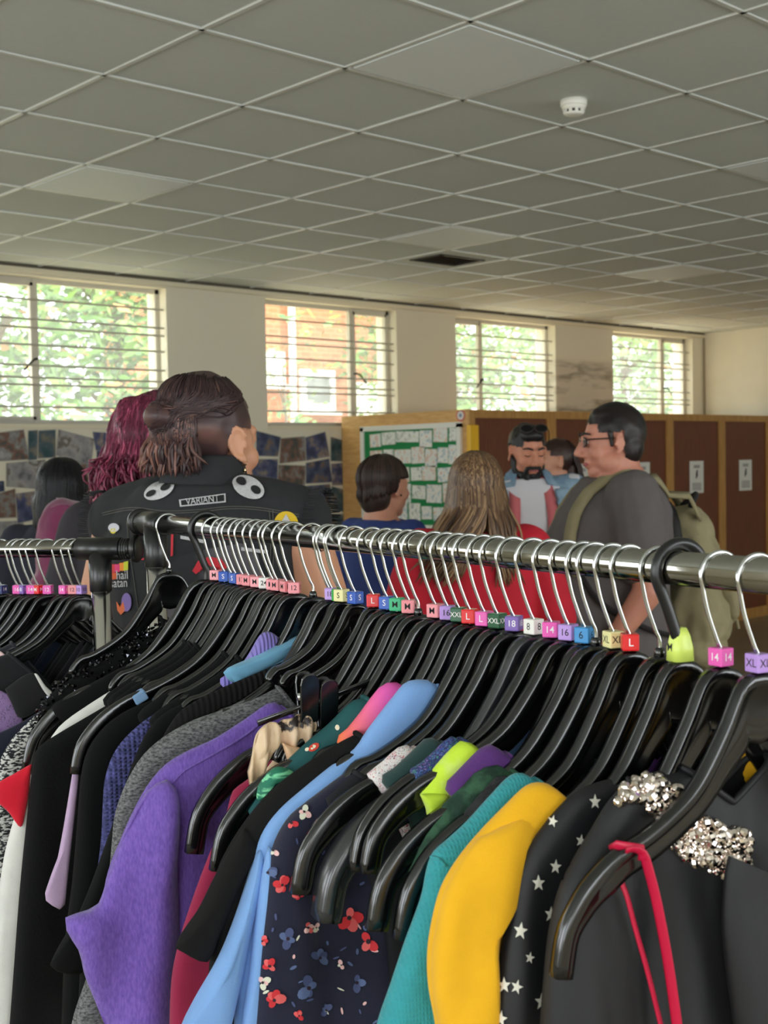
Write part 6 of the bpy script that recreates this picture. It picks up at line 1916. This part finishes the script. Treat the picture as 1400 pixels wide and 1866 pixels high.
garment('white_floral_shirt', 'white strap printed with tiny red flowers', 'top', fr(hs(32)), [(756, 1366), (738, 1357), (716, 1371), (692, 1394), (670, 1414)], floral('white_ditsy_floral', (232, 228, 226), [(232, 228, 226), (176, 36, 62), (232, 228, 226), (60, 70, 110), (236, 150, 160)], 150, 0.42), W0=0.013, W1=0.010, tank=True, r=0.018)
garment('bottle_green_shirt', 'bottle green jersey strap rolled over a wide charcoal hanger', 'top', fr(hs(33)), [(804, 1356), (782, 1343), (752, 1370), (722, 1398), (696, 1422)], fabric('bottle_green', (24, 56, 54)), W0=0.015, W1=0.012, tank=True, r=0.02)
garment('blue_floral_shirt', 'blue and green floral print top strap', 'top', fr(hs(34)), [(840, 1350), (822, 1342), (800, 1362), (774, 1386), (746, 1412)], floral('blue_ditsy_floral', (36, 44, 92), [(50, 70, 150), (70, 110, 170), (36, 44, 92), (60, 130, 110), (150, 110, 180)], 120, 0.45), W0=0.013, W1=0.010, tank=True, r=0.018)
f = fr(hs(35))
LI = mat('lime_tie_dye', (200, 232, 60), 0.8, rgb2=(216, 232, 150), vscale=18, contrast=(0.45, 0.62), bump=0.1)
G = garment('lime_shirt', 'lime and pale yellow tie-dyed top strap', 'top', f, [(864, 1372), (856, 1352), (838, 1352), (802, 1388), (776, 1422), (758, 1444)], LI, W0=0.014, W1=0.010, tank=True, r=0.02)
pillow(f, [(756, 1442), (775, 1440), (800, 1440), (806, 1446), (790, 1468), (772, 1484), (766, 1466)], LI, 'strap_end', G['root'], 0.007, 0.012)
garment('violet_shirt', 'dark violet jersey strap right of the lime one', 'top', fr(hs(36)), [(922, 1376), (898, 1357), (880, 1361), (850, 1390), (824, 1418), (812, 1436)], fabric('deep_violet', (84, 40, 112)), W0=0.013, W1=0.010, tank=True, r=0.02)
GL = mat('dark_green_lace', (20, 52, 38), 0.8, rgb2=(48, 88, 62), vscale=70, contrast=(0.42, 0.6), bump=0.6, bscale=120)
f = fr(hs(37))
garment('green_lace_shirt', 'dark green textured lace top on a hanger', 'top', f, [(925, 1402), (904, 1394), (872, 1405), (842, 1436), (804, 1472), (770, 1512), (748, 1555), (738, 1590)], GL, W0=0.014, W1=0.012, tank=True, r=0.02)
garment('black_lace_shirt', 'black fringed lace top beside the teal jumper', 'top', fr(hs(38)), [(940, 1424), (914, 1412), (886, 1438), (856, 1472), (830, 1504), (806, 1530)], mat('black_lace', (22, 22, 24), 0.85, rgb2=(44, 44, 46), vscale=90, contrast=(0.45, 0.6), bump=0.7, bscale=150), W0=0.013, W1=0.010, tank=True, r=0.02)
# teal jumper
TL = knit(fabric('teal_fine_knit', (48, 150, 158), var=0.08, vscale=60), 700, 500, 0.35)
f = fr(hs(39))
G = garment('teal_jumper', 'teal fine-knit jumper left of the mustard one', 'jumper', f, [(976, 1424), (954, 1409), (930, 1415), (892, 1454), (852, 1498), (820, 1528), (790, 1556), (778, 1590), (768, 1640), (740, 1720), (714, 1800), (692, 1866), (682, 1920)], TL, W0=0.012, W1=0.02, nk=56)
seam(G, [(786, 1562), (800, 1566), (812, 1578)], TL, 'shoulder_seam', 0.0016)
garment('dark_teal_slip', 'dark teal slip showing right of the mustard shoulder', 'top', fr(hs(40) + 0.012), [(1062, 1452), (1040, 1456), (1016, 1476), (1000, 1500)], fabric('dark_teal', (22, 70, 72)), W0=0.008, W1=0.008, tank=True)
# mustard jumper
MU2 = fabric('mustard_jersey', (236, 176, 12), var=0.04, vscale=30)
f = fr(hs(40))
G = garment('mustard_jumper', 'bright mustard yellow jumper with full sleeve', 'jumper', f, [(1022, 1462), (1014, 1440), (992, 1426), (962, 1431), (922, 1468), (872, 1520), (832, 1570), (804, 1620), (788, 1680), (780, 1740), (782, 1800), (794, 1866), (802, 1930)], MU2, W0=0.015, W1=0.018, nk=56, fold=0.006, ff=40, r=0.03, shift=-0.002)
pillow(f, [(868, 1522), (832, 1572), (804, 1622), (788, 1682), (780, 1742), (783, 1802), (796, 1870), (812, 1950), (880, 1950), (890, 1860), (889, 1780), (888, 1700), (905, 1620), (935, 1560), (985, 1505), (950, 1480)], MU2, 'sleeve', G['root'], 0.02, 0.008, 56, 10, 0.003, 110)
# starred black blouse
f = fr(hs(41))
ST = mat('black_chiffon', (20, 20, 23), 0.6, var=0.05, vscale=20, bump=0.05, bscale=300)
G = garment('star_print_blouse', 'black blouse scattered with small white stars', 'blouse', f, [(1135, 1415), (1092, 1425), (1052, 1442), (1012, 1480), (974, 1530), (948, 1580), (932, 1640), (918, 1720), (908, 1800), (900, 1920)], ST, W0=0.010, W1=0.02, fold=0.005, ff=45, seed=0.6)
bv = bvh_of(G['body'])
M_st = mat('star_white', (226, 222, 208), 0.8)
for (u, v, r_, ro) in ((1084, 1461, 11, 0), (1058, 1532, 10, 0.2), (1012, 1579, 11, 0.1), (981, 1609, 12, 0), (1003, 1666, 12, 0.1), (949, 1696, 13, 0.15), (920, 1795, 12, 0), (1000, 1788, 10, 0.1), (986, 1825, 13, 0), (914, 1856, 12, 0.2), (1008, 1497, 9, 0.3), (942, 1798, 11, 0.3), (960, 1560, 8, 0.2), (1030, 1640, 9, 0.4), (1060, 1700, 10, 0.2), (1045, 1780, 10, 0.5), (965, 1745, 9, 0.2), (1030, 1860, 10, 0)):
    poly = []
    for k in range(10):
        a = ro - math.pi / 2 + math.pi * k / 5
        q = r_ if k % 2 == 0 else r_ * 0.42
        poly.append((u + q * 1.0 * math.cos(a), v + q * 1.3 * math.sin(a)))
    drape(bv, poly, G['body'], M_st, 'star_print', 0.0015, 2)
# beaded-collar blouse on the hanger with the pink 14 cube
def beads(bv, parent, poly, n, rmin, rmax, seed):
    rr_ = random.Random(seed)
    xs = [p[0] for p in poly]; ys = [p[1] for p in poly]
    mb = MB(); cnt = 0; pin = mw(parent).inverted()
    def inside(u, v):
        c = False; j = len(poly) - 1
        for i in range(len(poly)):
            if (poly[i][1] > v) != (poly[j][1] > v) and u < (poly[j][0] - poly[i][0]) * (v - poly[i][1]) / (poly[j][1] - poly[i][1]) + poly[i][0]:
                c = not c
            j = i
        return c
    for _ in range(n * 12):
        u, v = rr_.uniform(min(xs), max(xs)), rr_.uniform(min(ys), max(ys))
        if not inside(u, v):
            continue
        r_ = ray(u, v).normalized(); h = bv.ray_cast(CAM, r_)
        if h[0] is None:
            continue
        s = rr_.uniform(rmin, rmax)
        R3 = Matrix.Rotation(rr_.uniform(0, 3), 3, V((rr_.random(), rr_.random(), rr_.random())).normalized())
        mb.ell(pin @ (h[0] - r_ * s * rr_.uniform(0.3, 1.1)), (s, s, s * rr_.uniform(0.8, 1.2)), R3, 9, 6)
        cnt += 1
        if cnt >= n:
            break
    o = mb.build('beadwork', mat('mirrored_bead', (226, 214, 206), 0.08, metal=1.0), parent)
    o['kind'] = 'stuff'
    return o
f = fr(hs(42))
G = garment('beaded_blouse', 'black chiffon blouse with silver beaded collar', 'blouse', f, [(1236, 1398), (1196, 1408), (1150, 1424), (1112, 1462), (1082, 1510), (1052, 1560), (1022, 1620), (1003, 1700), (993, 1800), (985, 1920)], ST, W0=0.012, W1=0.022, dip=0.03, fold=0.008, ff=60, seed=2.2, shift=0.004)
bv = bvh_of(G['body'])
beads(bv, G['root'], [(1126, 1460), (1136, 1432), (1160, 1416), (1196, 1411), (1220, 1424), (1238, 1440), (1228, 1462), (1200, 1482), (1176, 1480), (1180, 1460), (1160, 1452), (1140, 1470)], 80, 0.003, 0.0056, 1)
beads(bv, G['root'], [(1214, 1530), (1236, 1490), (1262, 1470), (1290, 1496), (1330, 1506), (1366, 1518), (1370, 1560), (1360, 1590), (1330, 1606), (1304, 1590), (1262, 1578), (1230, 1548)], 190, 0.0024, 0.0054, 2)
f = fr(1.262)
G = garment('black_beaded_dress', 'black dress with beaded neckline at the right picture edge', 'dress', f, [(1330, 1560), (1322, 1600), (1318, 1680), (1325, 1760), (1340, 1866), (1345, 1920)], ST, W0=0.008, W1=0.016, dip=0.02, trim=False, seed=4, fold=0.006, ff=50)
bv = bvh_of(G['body'])
beads(bv, G['root'], [(1378, 1500), (1392, 1470), (1420, 1470), (1420, 1580), (1395, 1575), (1384, 1540)], 36, 0.0026, 0.0054, 3)
# red hanging loops over the nearest hanger arm
f = fr(H_S[42])
RD = mat('red_satin_ribbon', (196, 14, 60), 0.4)
G = tag(empty('red_strap_shirt', f.o, f.rz), 'red ribbon straps looped over the nearest black hanger', 'strap')
a = [f.px(*p) for p in ((1128, 1548), (1140, 1545), (1156, 1552), (1168, 1590), (1182, 1650), (1200, 1750), (1216, 1866), (1224, 1940))]
b = [f.px(*p) for p in ((1134, 1606), (1146, 1640), (1160, 1700), (1178, 1770), (1200, 1866), (1214, 1940))]
for nm, pl, y0, y1 in (('ribbon', a, 0.010, 0.014), ('ribbon', b, -0.004, 0.006)):
    pts = catmull([p + V((0, y0 + (y1 - y0) * i / len(pl), 0.002)) for i, p in enumerate(pl)], 40)
    MB().tube(pts, 0.0042, 8, flat=0.35).build(nm, RD, G, True)
p0, p1 = f.px(1128, 1548), f.px(1156, 1550)
MB().tube([p0 + V((0, -0.008, -0.002)), p0 + V((0.002, 0.002, 0.004)), p1 + V((0, 0.009, 0.004)), p1 + V((0, 0.0105, -0.004))], 0.004, 8, flat=0.5).build('loop_top', RD, G, True)
# things glimpsed below the nearest hanger: mustard cloth and striped scarf on the far side
f = fr(1.18)
G = tag(empty('mustard_shirt', f.o, f.rz), 'mustard cloth glimpsed under the nearest hanger at right edge', 'top')
pillow(f, [(1326, 1400), (1340, 1372), (1372, 1352), (1410, 1346), (1470, 1360), (1470, 1480), (1400, 1466), (1352, 1440), (1334, 1420)], MU2, 'shoulder', G, 0.012, 0.004, 36, 7, 0.004, 160)
G = tag(empty('striped_scarf', f.o, f.rz), 'grey scarf with black stripes under the nearest hanger', 'scarf')
pillow(f, [(1300, 1494), (1330, 1474), (1362, 1444), (1388, 1452), (1392, 1470), (1372, 1494), (1340, 1506)], mat('grey_stripe', (150, 148, 146), 0.8, rgb2=(26, 26, 28), vscale=26, stretch=(4, 1, 1), contrast=(0.5, 0.53)), 'fold', G, 0.008, 0.018)
# ---- clothes on the left rail
def std(f, x0=0.06, w=1.0, drop=0.5, sz=0.86):
    pts = []
    for x, z in PROF:
        if x >= x0:
            pts.append((x * KS * 1.1 * w, 0, -0.085 * KS + z * KS * sz + 0.004))
    e = pts[-1]
    pts += [(e[0] + 0.004, 0, e[2] - 0.08), (e[0], 0, e[2] - 0.25), (e[0] - 0.005, 0, e[2] - drop)]
    return pts
lc = [((30, 34, 52), 'navy'), ((24, 24, 26), 'black'), ((26, 40, 60), 'dark blue'), ((30, 30, 34), 'charcoal'), ((22, 22, 24), 'jet black'), ((34, 30, 40), 'dark plum'), ((24, 24, 28), 'soft black'), ((30, 36, 44), 'slate'), ((24, 26, 34), 'midnight'), ((220, 186, 186), 'pale pink'), ((22, 22, 26), 'deep black')]
for k, f in enumerate(L_FR):
    c, nm = lc[k]
    garment('hanging_shirt', '%s top on the left rail, %s from the left' % (nm, ORD[k]), 'top', f, std(f, 0.085 if k < 9 else 0.126), fabric('left_rail_%s' % nm.replace(' ', '_'), c), local=True, W0=0.008, W1=0.012, dip=0.12, group='clothes on the left rail', seed=k)
f = Frame(L_FR[-1].o + V((0, 0, 0)), LAX)
G = tag(empty('lace_dress', f.o, f.rz), 'black dress with lilac lace panel at the left edge', 'dress')
pillow(f, [(-40, 1240), (-10, 1252), (14, 1268), (36, 1320), (10, 1330), (-40, 1340)], floral('lilac_lace', (160, 130, 184), [(160, 130, 184), (60, 50, 74), (150, 116, 176), (160, 130, 184)], 130, 0.4), 'lace_panel', G, 0.006, 0.03)
pillow(f, [(0, 1250), (30, 1228), (52, 1222), (72, 1244), (88, 1262), (70, 1282), (28, 1302), (12, 1276)], fabric('left_rail_black', (24, 24, 26)), 'black_panel', G, 0.006, 0.034)
pillow(f, [(50, 1221), (56, 1222), (70, 1242), (90, 1261), (88, 1266), (80, 1266), (66, 1250)], fabric('white_cotton_cloth', (222, 220, 214)), 'white_edge', G, 0.004, 0.042)
G = tag(empty('navy_coat', f.o, f.rz), 'dark navy coat at the left picture edge above the tweed', 'coat')
pillow(f, [(-60, 1344), (10, 1314), (56, 1288), (92, 1268), (100, 1290), (80, 1340), (40, 1400), (0, 1450), (-60, 1480)], fabric('dark_navy_wool', (24, 28, 48)), 'shoulder', G, 0.01, 0.05)
